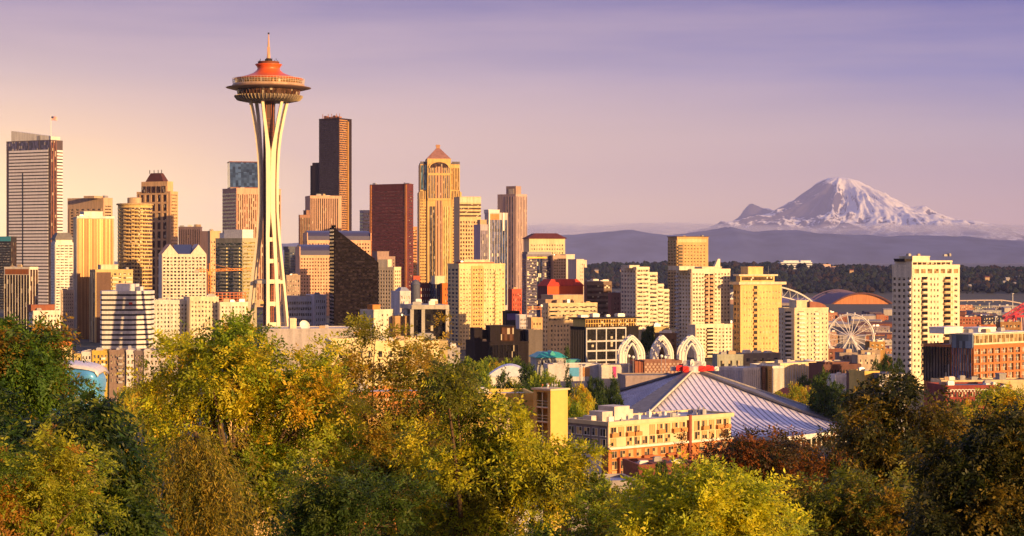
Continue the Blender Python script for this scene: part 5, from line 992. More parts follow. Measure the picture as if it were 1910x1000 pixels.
for k, px in enumerate((1173, 1181, 1234, 1241)):
    Yg = 940; zg = GZ(PX(px, Yg), Yg); zt = PZ(667 + k % 2 * 2, Yg) - zg; e = empty('globe_lamp', (PX(px, Yg), Yg, zg), ('globe lamp to the west inside the first lattice arch', 'globe lamp close to the first arch rib', 'globe lamp inside the middle lattice arch', 'second globe lamp under the middle lattice arch')[k], 'lamp', 0, 'globe lamps by the arches'); MB().tube([(0, 0, 0), (0, 0, zt)], .12, 6).build('pole', METAL, e)
    MB().lathe([(.05, zt - .1)] + [(.75 * math.sin(math.pi * i / 8), zt + .7 - .75 * math.cos(math.pi * i / 8)) for i in range(1, 8)] + [(.05, zt + 1.5)], 14).build('globe', plain((.85, .82, .76), .3), e, True)
# ---------------------------------------------------------------- arena with the pyramid roof
Y0 = 850; AX = Vector((PX(1292, Y0), Y0, 0)); zg = GZ(AX.x, AX.y) - 1; e = empty('arena', (AX.x, AX.y, zg), 'arena under a great grey ribbed pyramid roof', 'arena'); za = PZ(690, Y0) - zg
D1, D2 = Vector((-40, -66)), Vector((66, -40)); zab, zco = 29 - zg, 31.5 - zg
def roofp(A, Bv, u_, v_):
    x = A * u_ + Bv * v_; z_ = za * (1 - u_) * (1 - v_) + zab * (u_ * (1 - v_) + v_ * (1 - u_)) + zco * u_ * v_
    return Vector((x.x, x.y, z_ - 2.2 * math.sin(math.pi * u_) * math.sin(math.pi * v_)))
RM = plain((.82, .78, .88), .42, .1, 'roof_metal'); RB = wall((.15, .15, .18), .5); RS = plain((.34, .34, .44), .6)
for A, Bv in ((D1, D2), (D2, -D1), (-D1, -D2), (-D2, D1)):
    zco = (31.5 if A is D1 else 28 if Bv is D1 else 17) - zg; n = 20; mb = MB()
    for i in range(n):
        for j in range(n):
            for dz_ in (0, -.6):
                Q_ = [roofp(A, Bv, (i + p) / n, (j + q_) / n) + Vector((0, 0, dz_)) for p, q_ in ((0, 0), (1, 0), (1, 1), (0, 1))]
                mb.quad(*(Q_ if dz_ == 0 else Q_[::-1]))
    nf_ = len(mb.f)
    for k in range(-21, 22):
        c = k / 22; u0 = max(0, c); v0 = max(0, -c); L_ = 1 - abs(c)
        pts = [roofp(A, Bv, u0 + L_ * t_, v0 + L_ * t_) + Vector((0, 0, .1)) for t_ in [i / 8 for i in range(9)]]
        for p, q_ in zip(pts, pts[1:]): mb.bar(p, q_, .3, .24)
    mb.v = [tuple(v) for v in mb.v]; pnl = mb.build('roof_panel', RM, e); pnl.data.materials.append(RS)
    pnl.data.polygons.foreach_set('material_index', [0] * nf_ + [1] * (len(mb.f) - nf_))
for D in (D1, D2, -D1, -D2):
    pp = Vector((-D.y, D.x)).normalized(); mb = MB(); rings = []
    for i in range(17):
        t_ = i / 16; c = D * t_; w_ = 1.3 + 4.6 * min(1, t_ * 1.5); z_ = za * (1 - t_) + zab * t_
        rings.append([(c.x + pp.x * w_ * s_, c.y + pp.y * w_ * s_, z_ + dz_) for s_, dz_ in ((-1, -.2), (-1, .75), (1, .75), (1, -.2))])
    mb.loft(rings); mb.build('ridge_girder', RB, e)
    mb = MB()
    for s_ in ((1,) if D is D1 or D is D2 else ()):
        for i in range(16): a_, c_ = rings[i][1 if s_ < 0 else 2], rings[i + 1][1 if s_ < 0 else 2]; mb.bar(Vector(a_) + Vector((0, 0, .12)), Vector(c_) + Vector((0, 0, .12)), .5, .6)
    if mb.v: mb.build('girder_edge', wall((.66, .60, .50)), e)
    MB().box(D.x - 3, D.x + 3, D.y - 3, D.y + 3, 0, zab + .6).build('abutment', CONC, e)
cor = [D1 + D2, D2 - D1, -D1 - D2, D1 - D2]; mids = [D1, D2, -D1, -D2]
mb = MB(); ring = [D1, D1 + D2, D2, D2 - D1, -D1, -D1 - D2, -D2, D1 - D2]
mb.prism([tuple(p * .8) for p in ring], 0, zab - 6); mb.build('wall', wall((.62, .60, .58)), e)
mb = MB()
for i in range(8):
    p, q_ = ring[i], ring[(i + 1) % 8]; zc_ = (31.5, 17, 17, 28)[i // 2] - zg; zp, zq = (zab, zc_) if i % 2 == 0 else (zc_, zab); mb.bar((p.x, p.y, zp - .6), (q_.x, q_.y, zq - .6), .8, 2.0)
    for j in range(14): r_ = p.lerp(q_, (j + .5) / 14) * .965; mb.box(r_.x - .25, r_.x + .25, r_.y - .25, r_.y + .25, 0, min(zp, zq) - .5)
mb.build('eaves', wall((.72, .70, .68)), e)
# red rooftop plant on the apex
kb = MB(); rr_ = random.Random(3)
MB().lathe([(4.6, za - 1), (4.6, za + 1.6), (4.0, za + 1.9)], 16).build('apex_drum', wall((.55, .52, .55)), e)
RDM = plain((.72, .025, .02), .5); k_ = 0
for dx_, dy_, dz_, w_, h_, mt in ((-6.0, -2, .2, 3.0, 1.9, RDM), (-3.4, -3.6, -.2, 2.6, 2.0, RDM), (3.8, -3, .2, 3.4, 1.7, RDM), (7.4, -1, .3, 3.4, 1.5, RDM), (5.6, 2, .6, 4.6, 1.4, RDM), (-4.6, 2.6, .8, 3, 1.6, RDM), (-2.6, 0, 2.0, 3.2, 2.1, METAL), (1.9, 0, 2.2, 3.2, 1.6, METAL), (-.4, -1.5, 1.8, 1.7, 2.9, STEELW), (4.8, .4, 2.0, 2.0, 1.8, STEELW), (10.5, 0, .2, 2.0, 1.3, STEELW), (-8.6, 0, 0.2, 2.4, 1.2, METAL)):
    mb = MB().box(dx_ - w_ / 2, dx_ + w_ / 2, dy_ - 1.1, dy_ + 1.1, za + dz_ - .6, za + dz_ + h_ * .8).box(dx_ - w_ / 2 + .3, dx_ + w_ / 2 - .3, dy_ - .8, dy_ + .8, za + dz_ + h_ * .8 - .01, za + dz_ + h_)
    mb.tube([(dx_ - w_ * .3, dy_ - 1.3, za + dz_ - .3), (dx_ + w_ * .3, dy_ - 1.3, za + dz_ + h_ * .5)], .25, 6); mb.build('rooftop_plant', mt, e)
# red roofed house beside the arena
b = B('house', 'orange brick house with a red tiled hip roof and chimney behind the pyramid roof', 1441, 1470, 1525, 930, 40, 744, wall((.55, .25, .08)), d=12, parapet=False); b.hip(0, b.w, 0, b.d, b.h, b.z(726), .4, wall((.48, .12, .05)), .8).g('F', None, (747, 760), 4, 1, .3, .6, GM, .1); MB().box(b.w * .8, b.w * .8 + 1.4, 3, 4.4, b.h, b.z(722)).build('chimney', wall((.45, .2, .08)), b.e); b.end()
b = B('pavement_ramp', 'plain grey ramp wall below the disc patterned wall', 1165, 1167, 1262, 915, 8, 704, wall((.30, .24, .23)), d=20, cat='ramp'); b.end()
# ---------------------------------------------------------------- brick and cream apartment house near the viewer
Y = 400; CR2 = wall((.64, .53, .33), .8, .12); BK = wall((.46, .165, .05), .8, .22); TAUPE = wall((.25, .21, .22)); SID = wall((.62, .60, .64), .8, .06)
b = B('apartment_house', 'cream over brick apartment house with tall windows and planter balconies by the pyramid roof', 1058, 1135, 1366, Y, 41, 794, BK, zg=GZ(PX(1135, Y), Y) - 4, body=False)
u, z, W_, D_ = b.uF, b.z, b.w, b.d; zt, zm = z(794), z(837)
b.m.box(0, W_, 0, D_, 0, zm)
MB().box(.25, W_ - .2, .25, D_ - .2, zm, zt).build('upper_wall', CR2, b.e)
mb = MB(); mb.box(-.3, W_ + .3, -.3, .35, zt - .1, zt + .75).box(-.3, .35, .35, D_ + .3, zt - .097, zt + .747).box(.35, W_ + .3, D_ - .35, D_ + .3, zt - .1, zt + .75).box(W_ - .35, W_ + .297, .35, D_ - .35, zt - .097, zt + .74); mb.build('parapet', CR2, b.e)
MB().box(.36, W_ - .36, .36, D_ - .36, zt + .002, zt + .3).build('roof', wall((.50, .50, .54), .7, .3), b.e)
mb = MB(); b.rel('F', 0, W_, zm - .25, zm + .2, .35, mb); mb.build('string_course', WHITE, b.e)
us = u(1283), u(1287.5); MB().box(us[0], us[1], -.5, .3, 0, zt + 1).build('brick_strip', wall((.22, .06, .04)), b.e)
mb = MB(); b.rel('L', .3, D_, zm, zt, -.1, mb); mb.box(.1, .26, .26, D_ - .25, zm, zt - .1); mb.build('side_cladding', TAUPE, b.e); MB().box(-.12, .02, 2.0, D_, 0, zm - .02).build('side_panel', SID, b.e)
fm_ = lambda w, h: MB().box(-w / 2 - .07, -w / 2, -.12, .04, -h / 2, h / 2).box(w / 2, w / 2 + .07, -.12, .04, -h / 2, h / 2).box(-w / 2 - .07, w / 2 + .07, -.118, .04, h / 2, h / 2 + .07).box(-w / 2 - .16, w / 2 + .16, -.2, .04, -h / 2 - .14, -h / 2).box(-.05, .05, -.11, .02, -h / 2, h / 2).mesh('frame', TR_)
TR_ = wall((.50, .36, .22)); GW = glass((.05, .045, .045), .0, .08, .45, (.9, 3), (.52, .34, .14))
rr = random.Random(12); fr1 = fm_(1.4, 1.95); fr2 = fm_(1.4, 1.5)
pl_me = MB().box(-.95, .95, -.75, .02, -.1, 0).box(-.95, .95, -.75, -.68, 0, .75).box(-.95, -.88, -.68, .02, 0, .747).box(.88, .95, -.68, .02, 0, .747).mesh('balcony', wall((.52, .22, .08)))
for row, (py, h, fr) in enumerate(((807.5, 1.95, fr1), (826.5, 1.5, fr2))):
    cells = []
    for i in range(16):
        x = 1.6 + i * (W_ - 3.0) / 15.2
        if us[0] - 1 < x < us[1] + 1 or rr.random() < .06: continue
        cells.append((x, z(py)))
    b.panes('F', [(x, zq) for x, zq in cells], 1.4, h, GW, 'window', frame=fr)
    for o in [c for c in b.e.children if c.name.startswith('window') and abs(c.location.z - z(py)) < .01]: o.location.y = .22
    if row == 0:
        for k, (x, zq) in enumerate(cells):
            if k % 5 in (0, 2, 3): inst('balcony', pl_me, b.e, (x, .22, zq - .95))
for py, h in ((849, 1.3), (869, 1.6), (886, 1.2)):
    cells = [(1.6 + i * (W_ - 3) / 14.5, z(py)) for i in range(15) if not (us[0] - 1.2 < 1.6 + i * (W_ - 3) / 14.5 < us[1] + 1.2)]
    b.panes('F', cells, 1.35, h, GW, 'window', frame=fm_(1.35, h))
for k in (1, 4, 7, 12): x = 1.6 + k * (W_ - 3) / 14.5 - .1; MB().box(x - 1.5, x + 1.5, -.9, .02, z(858) - .1, z(858) + .35).box(x - 1.5, x - 1.2, -.9, .02, 0, z(858) - .1).box(x + 1.2, x + 1.5, -.9, .02, 0, z(858) - .1).build('brick_surround', wall((.34, .11, .05)), b.e)
TR_ = WHITE; fl_ = fm_(1.6, 1.5)
for py in (808, 827.5): b.panes('L', [(1.7 + i * (D_ - 3) / 4.0, z(py)) for i in range(5)], 1.6, 1.5, GW, 'side_window', frame=fl_)
for o in [c for c in b.e.children if c.name.startswith('side_window')]: o.location.x = .09
MB().box(.3, 1.7, .3, .9, z(831) - .1, z(831)).build('corner_balcony', CR2, b.e)
rr = random.Random(9)
for i in range(26):
    w, h = rr.uniform(.4, 1.5), rr.uniform(.3, 1.3); x, y_ = rr.uniform(3, W_ - 3), rr.uniform(2, D_ - 2)
    MB().box(x, x + w, y_, y_ + rr.uniform(.4, 1.4), zt + .29, zt + .3 + h).tube([(x + w / 2, y_ + .2, zt + .3), (x + w / 2, y_ + .2, zt + .5 + h * 1.3)], .07, 5).build('rooftop_unit', rr.choice([METAL, STEELW, wall((.5, .5, .55)), GREY]), b.e)
for x0, x1, y0_, y1_, h in ((3, 6, 5, 9, 2.4), (7.5, 12, 6, 11, 3.2), (.8, 2.2, 6, 8.5, 1.6), (12.5, 15, 8, 11, 2.2)): MB().box(x0, x1, min(y0_, D_ - 4), min(y1_, D_ - 1), zt + .28, zt + h).build('stair_house', wall((.62, .55, .48)), b.e)
b.end()
# yellow stair tower and its wing
YW = wall((.64, .45, .13), .75, .12); Y = 330
b = B('stair_tower', 'tall yellow stair tower with a glazed open corner and roof antennas', 995, 1027, 1059, Y, 42, 729, YW, cat='building', body=False, zg=GZ(PX(1027, Y), Y) - 3)
W_, D_, z = b.w, b.d, b.z; h = b.h
b.m.box(0, W_, 0, .35, 0, h).box(W_ - .35, W_, .35, D_, 0, h).box(0, W_ - .35, D_ - .35, D_, 0, h).box(-.003, .3, .35, .75, 0, h).box(-.003, .3, D_ - .8, D_ - .35, 0, h).box(.05, W_ - .4, .36, D_ - .36, h - .35, h - .02)
b.m.box(2, 2.4, .36, D_ - .36, 0, h - .4)
for k, py in enumerate((735, 762, 800, 838, 876)): 
    MB().box(.02, 2.0, .4, D_ - .4, z(py) - 2.6, z(py) - 2.35).build('landing', wall((.45, .22, .08)), b.e)
    mb = MB(); mb.bar((.1, .75, z(py) - 1.3), (.1, D_ - .8, z(py) - 1.3), .08); mb.bar((.1, .75, z(py) - 1.8), (.1, D_ - .8, z(py) - 1.8), .06); mb.bar((.1, .75, z(py) - 2.36), (.1, D_ - .8, z(py) - 2.36), .22); mb.build('handrail', plain((.75, .68, .45)), b.e)
mb = MB(); mb.bar((.12, D_ * .5, 0), (.12, D_ * .5, h - .3), .14); mb.build('mullion', plain((.8, .74, .5)), b.e)
MB().box(1.2, 1.95, .5, D_ * .45, 0, h - .5).build('inner_wall', wall((.50, .24, .06)), b.e); MB().box(.06, .1, .77, D_ - .82, 0, h - .5).build('glazing', glass((.10, .05, .02), .1, .08, .0), b.e) if False else None
MB().box(-.3, W_ + .3, -.3, D_ + .3, h, h + .3).build('roof', CR2, b.e)
rr = random.Random(5)
for i in range(7):
    x, y_ = rr.uniform(.5, W_ - .5), rr.uniform(.5, D_ - .5); MB().tube([(x, y_, h + .3), (x, y_, h + rr.uniform(.6, 1.3))], .05, 5).box(x - .15, x + .15, y_ - .1, y_ + .1, h + .7, h + .95).build('roof_antenna', rr.choice([METAL, STEELW, BRICK]), b.e)
b.end()
b = B('apartment_house', 'yellow rendered wing behind the golden tree next to the stair tower', 848, 850, 996, 336, 8, 744, YW, d=12, roof=WROOF); b.g('F', (0.05, .95), (762, 900), 7, 5, .35, .42, GM, .1).pn('F', (.55, .72), (756, 905), CR2, .5, 'bay').clut(3, 61, .5).end()
b = B('apartment_house', 'orange brick house glimpsed through the thin upright stems', 600, 604, 850, 300, 6, 742, wall((.58, .24, .07)), d=14, roof=WROOF); b.g('F', (0.03, .97), (752, 900), 9, 5, .4, .42, GM, .12).pn('F', (.3, .45), (745, 920), wall((.70, .44, .18)), .5, 'bay').pn('F', (0.0, 1.0), (744, 748), CR2, .3, 'cornice').clut(3, 62, .5).end()
b = B('apartment_house', 'pale yellow house with windows behind the treetops below the white low hall', 614, 618, 818, 420, 10, 644, wall((.76, .64, .36)), d=16, roof=WROOF); b.g('F', (0.04, .96), (650, 740), 10, 4, .4, .5, GM, .12).clut(4, 63, .5).end()
b = B('apartment_house', 'cream house in gaps of the golden tree beside the drooping conifer', 420, 424, 600, 280, 8, 790, wall((.70, .48, .24)), d=14, roof=WROOF); b.g('F', (0.04, .96), (800, 960), 7, 5, .4, .42, GM, .12).clut(3, 64, .5).end()
b = B('brick_building', 'dark brick low building with small white windows before the apartment house', 1188, 1192, 1302, 350, 12, 876, wall((.20, .06, .04)), d=11); b.g('F', (0.05, .9), (882, 894), 5, 1, .3, .7, glass((.45, .48, .55), .2, .15, .4), .1).bx('upper_part', 1224, 1262, 2, 8, 869).clut(3, 65, .5).end()
b = B('garage_row', 'pale flat roofed garages at the bottom between tree stems', 860, 866, 1010, 210, 10, 968, wall((.45, .44, .46)), d=22, roof=WROOF); b.g('F', (0.05, .95), (976, 1000), 6, 1, .6, .7, GM, .1).end()
b = B('garage_row', 'long low shed with a bluish metal roof beside the dark brick building', 1060, 1066, 1190, 330, 12, 908, wall((.30, .28, .30)), d=10, roof=plain((.42, .46, .55), .4)); b.g('F', (0.05, .95), (912, 930), 6, 1, .5, .7, GM, .1).end()
# ---------------------------------------------------------------- trees
def np_mesh(name, V, nper, mat, colors=None):
    me = bpy.data.meshes.new(name); n = len(V) // nper
    me.vertices.add(len(V)); me.vertices.foreach_set('co', V.astype(np.float32).ravel())
    me.loops.add(len(V)); me.loops.foreach_set('vertex_index', np.arange(len(V), dtype=np.int32))
    me.polygons.add(n); me.polygons.foreach_set('loop_start', np.arange(0, len(V), nper, dtype=np.int32))
    me.update(calc_edges=True)
    if colors is not None:
        a = me.attributes.new('leaf_hue', 'FLOAT_COLOR', 'FACE'); a.data.foreach_set('color', np.concatenate([colors, np.ones((n, 1))], 1).astype(np.float32).ravel())
    me.materials.append(mat); return me
def leaf_material(trans=.48):
    m = bpy.data.materials.new('leaf'); m.use_nodes = True; t = m.node_tree; t.nodes.clear()
    at = N(t, 'ShaderNodeAttribute', attribute_name='leaf_hue'); d = N(t, 'ShaderNodeBsdfPrincipled'); tr = N(t, 'ShaderNodeBsdfTranslucent'); mx = N(t, 'ShaderNodeMixShader'); o = N(t, 'ShaderNodeOutputMaterial')
    t.links.new(at.outputs['Color'], d.inputs['Base Color']); d.inputs['Roughness'].default_value = .5; d.inputs['Specular IOR Level'].default_value = .35
    t.links.new(mixc(t, 1.0, at.outputs['Color'], (1.5, 1.35, .6), 'MULTIPLY'), tr.inputs['Color'])
    mx.inputs[0].default_value = trans; t.links.new(d.outputs[0], mx.inputs[1]); t.links.new(tr.outputs[0], mx.inputs[2]); t.links.new(mx.outputs[0], o.inputs[0]); return m
LEAF = leaf_material(); BARK = wall((.12, .075, .045), .95, .3)
def unit(v): return v / np.maximum(np.linalg.norm(v, axis=-1, keepdims=True), 1e-6)
def spray_leaves(cen, rc, nspray, K, L, wid, pal, g, droop=.25, up=.2, needle=False, outward=None, hue0=None):
    S_ = len(cen) * nspray; c = np.repeat(cen, nspray, 0); r = np.repeat(rc, nspray)[:, None]
    d = unit(g.normal(size=(S_, 3)) + np.array([0, 0, up]))
    if outward is not None: d = unit(d + np.repeat(outward, nspray, 0) * .8)
    o = c + d * r * g.uniform(.1, 1, (S_, 1)) ** .6 * np.array([1, 1, .8]); d = unit(d + np.array([0, 0, -droop]))
    ax = unit(g.normal(size=(S_, 3)) * .45 + np.array([0, 0, .7]) + (np.repeat(outward, nspray, 0) * .8 if outward is not None else 0)); side = unit(np.cross(d, ax)); nrm = np.cross(side, d)
    hue = np.repeat(g.integers(0, len(pal), len(cen)) if hue0 is None else hue0, nspray); hue = np.where(g.random(S_) < .3, g.integers(0, len(pal), S_), hue)
    lsz = np.repeat(g.uniform(.75, 1.3, (len(cen), 1)), nspray, 0); sl = lsz * L * (K * .36) * g.uniform(.7, 1.3, (S_, 1))
    vs, cs = [], []
    for k in range(K):
        t = (k + .6) / K; sgn = 1 if k % 2 else -1
        p = o + d * sl * t + np.array([0, 0, -1]) * droop * sl * t * t
        ld = unit(d * (.55 if not needle else .9) + side * sgn * (.9 if k < K - 1 else .1) + g.normal(size=(S_, 3)) * .28 + np.array([0, 0, -droop * .7]))
        wd = unit(np.cross(ld, nrm + g.normal(size=(S_, 3)) * .4)); ll = L * g.uniform(.65, 1.25, (S_, 1)) * lsz; w = ll * wid; fold = np.cross(ld, wd) * w * .25
        vs.append(np.stack([p, p + ld * ll * .48 + wd * w * .5 + fold, p + ld * ll, p + ld * ll * .48 - wd * w * .5 + fold], 1))
        cs.append(pal[hue] * g.uniform(.72, 1.28, (S_, 1)) * g.uniform(.93, 1.07, (S_, 3)))
    return np.concatenate(vs).reshape(-1, 3), np.concatenate(cs)
def limb_mesh(paths, mat, name, parent, n=6):
    mb = MB()
    for p, r in paths: mb.tube(p, r, n)
    return mb.build(name, mat, parent, True)
def branchy(base, fork_z, blobs, cen, g, trunk_r, nlimb, stems=1):
    """trunk, limbs toward the parts of the crown and twigs out to every leaf clump"""
    base = np.array(base, float); allc = cen; mid = allc.mean(0); paths = []
    pick = blobs if blobs is not None else allc[g.choice(len(allc), min(nlimb, len(allc)), replace=False)]; nodes = []
    fork = np.array([base[0] + (mid[0] - base[0]) * .3, base[1] + (mid[1] - base[1]) * .3, fork_z])
    tp = [base, base * .5 + fork * .5 + g.normal(size=3) * .1, fork]; paths.append((tp, [trunk_r, trunk_r * .85, trunk_r * .75]))
    for q in pick:
        st = fork + (0 if stems == 1 else 1) * g.normal(size=3) * np.array([.4, .4, .2]); ln = np.linalg.norm(q - st); ctrl = st + (q - st) * .5 + np.array([0, 0, .16 * ln]) + g.normal(size=3) * .06 * ln
        pts = [(1 - t) ** 2 * st + 2 * t * (1 - t) * ctrl + t * t * q for t in np.linspace(0, 1, 7)]; r0 = trunk_r * g.uniform(.2, .42); rad = [r0 * (1 - .85 * i / 6) for i in range(7)]
        paths.append((pts, rad)); nodes += [(p, r_) for p, r_ in zip(pts[2:], rad[2:])]
    NP = np.array([n_[0] for n_ in nodes]); NR = [n_[1] for n_ in nodes]
    for q in allc:
        dd = np.linalg.norm(NP - q, axis=1) + .6 * np.maximum(0, NP[:, 2] - q[2]); i = int(dd.argmin()); st = NP[i]; ln = np.linalg.norm(q - st)
        if ln < .05: continue
        m_ = st + (q - st) * .5 + np.array([0, 0, .08 * ln]) + g.normal(size=3) * .08 * ln; r0 = min(NR[i] * .7, .012 * ln + .01); paths.append(([st, m_, q], [r0, r0 * .7, r0 * .35]))
    return paths
def clumps(blobs, n, g, shell=.45, gap=0.0):
    vol = np.array([q[3] * q[4] * q[5] for q in blobs]) ** .8; k = g.choice(len(blobs), n, p=vol / vol.sum()); bl = np.array(blobs)[k]
    d = unit(g.normal(size=(n, 3))); rr = (shell + (1 - shell) * g.random((n, 1)) ** .7); p = bl[:, :3] + d * rr * bl[:, 3:]
    return p, d
def tree(name, label, Y, px, foot_px, blobs_px, nclump, nspray, K, L, pal, seed, fork=960, trunk_r=.16, rcl=.45, wid=.42, droop=.25, nlimb=12, group=None, cat='tree', up=.2, depth=.8, stems=1, shell=.4, spread=1.0):
    """near tree; crown masses given as (photo column, photo row, half width, half height) at distance Y"""
    g = np.random.default_rng(seed); bx = PX(foot_px, Y); bz = GZ(bx, Y); q = Y / F
    e = empty(name, (bx, Y, bz), label, cat, 0, group)
    bl = [((PX(x, Y) - bx), (g.random() - .5) * rx * q * .5, PZ(y, Y) - bz, rx * q, max(rx, ry) * q * depth, ry * q) for x, y, rx, ry in blobs_px]
    sc = Y / 46; sh_ = .25 * sc * spread; bl = [(x_, y_, z_, max(.5 * rx_, rx_ - sh_), max(.5 * ry_, ry_ - sh_), max(.5 * rz_, rz_ - sh_)) for x_, y_, z_, rx_, ry_, rz_ in bl]; M = max(9, nclump // 9); mc, md = clumps(bl, M, g, max(shell, .5))
    md = unit(md + np.array([0, 0, .25])); rep = g.integers(0, M, nclump); msz = g.uniform(.6, 1.35, M)
    jit = g.normal(size=(nclump, 3)); cen = mc[rep] + jit * np.array([.30, .30, .20]) * sc * spread * msz[rep][:, None] + md[rep] * g.uniform(-.1, .45, (nclump, 1)) * sc
    ztop = max(q_[2] + q_[5] for q_ in bl) + .15 * sc; cen[:, 2] = np.minimum(cen[:, 2], ztop - np.abs(g.normal(size=nclump)) * .16 * sc)
    d = unit(unit(jit) * .7 + md[rep]); mhue = g.integers(0, len(pal), M)[rep]; L = L * 1.22; nspray = int(nspray * 1.1); rc = rcl * .66 * g.uniform(.5, 1.35, nclump)
    V, Cc = spray_leaves(cen, rc, nspray, K, L, wid, np.array(pal), g, droop, up, outward=d, hue0=mhue)
    o = bpy.data.objects.new('crown', np_mesh('crown', V, 4, LEAF, Cc)); COL.objects.link(o); o.parent = e
    limb_mesh(branchy((0, 0, -.4), PZ(fork, Y) - bz, mc, cen, g, trunk_r, nlimb, stems), BARK, 'trunk', e)
    return e
GR = [(.20, .30, .025), (.28, .36, .028), (.10, .18, .02), (.40, .42, .03)]; GOLDEN = [(.50, .50, .03), (.60, .53, .035), (.31, .36, .03), (.13, .19, .02), (.60, .40, .03)]
DKG = [(.03, .07, .02), (.05, .10, .022), (.025, .05, .018), (.08, .13, .02)]; LIME = [(.56, .58, .03), (.66, .63, .04), (.38, .42, .03), (.30, .36, .03)]; RUST = [(.24, .085, .02), (.13, .06, .02), (.06, .045, .02), (.32, .13, .02), (.05, .055, .02)]
OLIVE = [(.11, .12, .018), (.18, .16, .02), (.05, .065, .015), (.27, .21, .025)]; DARKB = [(.05, .055, .015), (.035, .045, .014), (.09, .08, .018), (.20, .15, .02)]
AUT = GR + [(.45, .16, .03)]
tree('broadleaf_tree', 'rich green tree with rust tipped leaves above the drooping fronds', 42, 0, -30, [(0, 690, 95, 80), (60, 695, 70, 55), (115, 672, 24, 24), (20, 640, 50, 30), (92, 745, 52, 34), (110, 715, 34, 30), (30, 655, 66, 46), (70, 660, 40, 34)], 430, 16, 9, .085, [(.08, .16, .02), (.12, .22, .024), (.06, .11, .02), (.18, .26, .02), (.08, .16, .02), (.12, .22, .022), (.12, .20, .022), (.28, .17, .02)], 11, 900, .2, .35, .36, .45)
tree('broadleaf_tree', 'feathery green tree spreading wide dark fronds over the lower corner', 30, 60, 0, [(60, 820, 140, 60), (150, 862, 130, 74), (210, 905, 80, 35), (40, 930, 140, 90), (180, 950, 100, 60), (-40, 850, 100, 120)], 300, 16, 11, .095, DKG + [(.10, .15, .02), (.14, .17, .02)], 12, 1050, .2, .24, .34, .55)
tree('broadleaf_tree', 'low yellow green shrub tree in the bottom corner before the dark fronds', 26, 60, 60, [(40, 900, 90, 60), (20, 830, 50, 70), (90, 960, 110, 60), (0, 970, 80, 60)], 170, 17, 11, .052, [(.30, .34, .03), (.38, .38, .03), (.20, .27, .03), (.12, .19, .02), (.30, .34, .03), (.40, .20, .03)], 13, 1080, .12, .22, .4, .3)
tree('broadleaf_tree', 'large golden green tree with warm sunlit crown under the needle tower legs', 46, 440, 430, [(330, 718, 95, 75), (430, 704, 100, 75), (530, 718, 95, 75), (300, 790, 80, 80), (420, 800, 120, 90), (540, 800, 110, 90), (600, 740, 60, 80), (470, 658, 45, 35), (390, 662, 40, 30), (560, 900, 110, 100), (300, 680, 30, 30), (440, 636, 20, 18), (524, 662, 24, 26)], 500, 15, 9, .085, GOLDEN + GR[:2], 14, 985, .22, .36, .40, .2, 18)
tree('broadleaf_tree', 'thin airy tree of many upright dark stems before the pale yellow house', 50, 700, 690, [(650, 650, 48, 42), (720, 635, 55, 30), (790, 670, 55, 50), (620, 700, 50, 50), (700, 720, 80, 80), (780, 760, 80, 80), (650, 820, 80, 80), (740, 850, 110, 80), (640, 930, 110, 70), (760, 940, 110, 70), (720, 625, 30, 20), (620, 660, 40, 34), (690, 665, 60, 40), (760, 690, 60, 44), (800, 650, 40, 36)], 470, 13, 9, .085, [(.34, .30, .03), (.26, .25, .03), (.16, .17, .025), (.40, .27, .03), (.05, .09, .02)], 15, 950, .12, .36, .38, .2, 26, stems=2)
tree('broadleaf_tree', 'yellow leaved spreading tree with dark fork before the yellow wing', 44, 890, 850, [(860, 730, 70, 50), (900, 790, 90, 70), (960, 830, 80, 60), (850, 850, 80, 80), (930, 900, 110, 80), (1010, 860, 60, 50), (1020, 930, 70, 70), (870, 960, 110, 70), (830, 690, 40, 30), (1050, 850, 30, 24)], 390, 14, 9, .08, GOLDEN[:4] + [(.08, .11, .02), (.12, .13, .02)], 16, 985, .16, .34, .40, .2, 20, stems=2)
tree('broadleaf_tree', 'green bush crown at the bottom below the stair tower', 40, 700, 660, [(640, 960, 100, 70), (720, 930, 80, 50), (600, 900, 50, 40)], 130, 15, 9, .07, [(.07, .12, .02), (.05, .09, .02), (.12, .16, .025)], 17, 1060, .1, .3, .4, .25)
tree('broadleaf_tree', 'olive green bush crown below the brick corner of the apartment house', 55, 1130, 1130, [(1080, 975, 70, 60), (1150, 960, 70, 45), (1210, 965, 70, 45), (1130, 1010, 110, 60), (1195, 935, 26, 22), (1095, 925, 28, 22)], 230, 15, 8, .085, AUT[:3] + OLIVE[:2], 18, 1080, .12, .36, .42, .2)
tree('broadleaf_tree', 'bright yellow green rounded tree crown glowing in the sun', 37, 1330, 1330, [(1330, 922, 62, 48), (1305, 965, 65, 60), (1380, 960, 64, 52), (1425, 992, 60, 46), (1340, 1005, 115, 70), (1300, 912, 34, 30)], 520, 15, 9, .075, LIME, 19, 1100, .16, .40, .42, .15, 14, shell=.8, spread=1.3)
tree('broadleaf_tree', 'dark maroon leaved tree beside the end of the apartment house', 72, 1390, 1390, [(1400, 850, 70, 42), (1360, 880, 60, 40), (1440, 880, 70, 50), (1400, 930, 110, 60), (1340, 850, 34, 24)], 300, 15, 8, .10, RUST[1:3] + RUST[:1] + [(.03, .03, .014), (.04, .045, .016)], 20, 1000, .15, .45, .42, .2)
tree('broadleaf_tree', 'rusty orange brown tree hiding the far corner of the pyramid roof', 76, 1540, 1540, [(1530, 840, 60, 44), (1590, 830, 45, 40), (1500, 890, 70, 50), (1570, 900, 70, 60), (1540, 960, 110, 60)], 320, 15, 8, .10, RUST, 21, 1000, .15, .45, .42, .2)
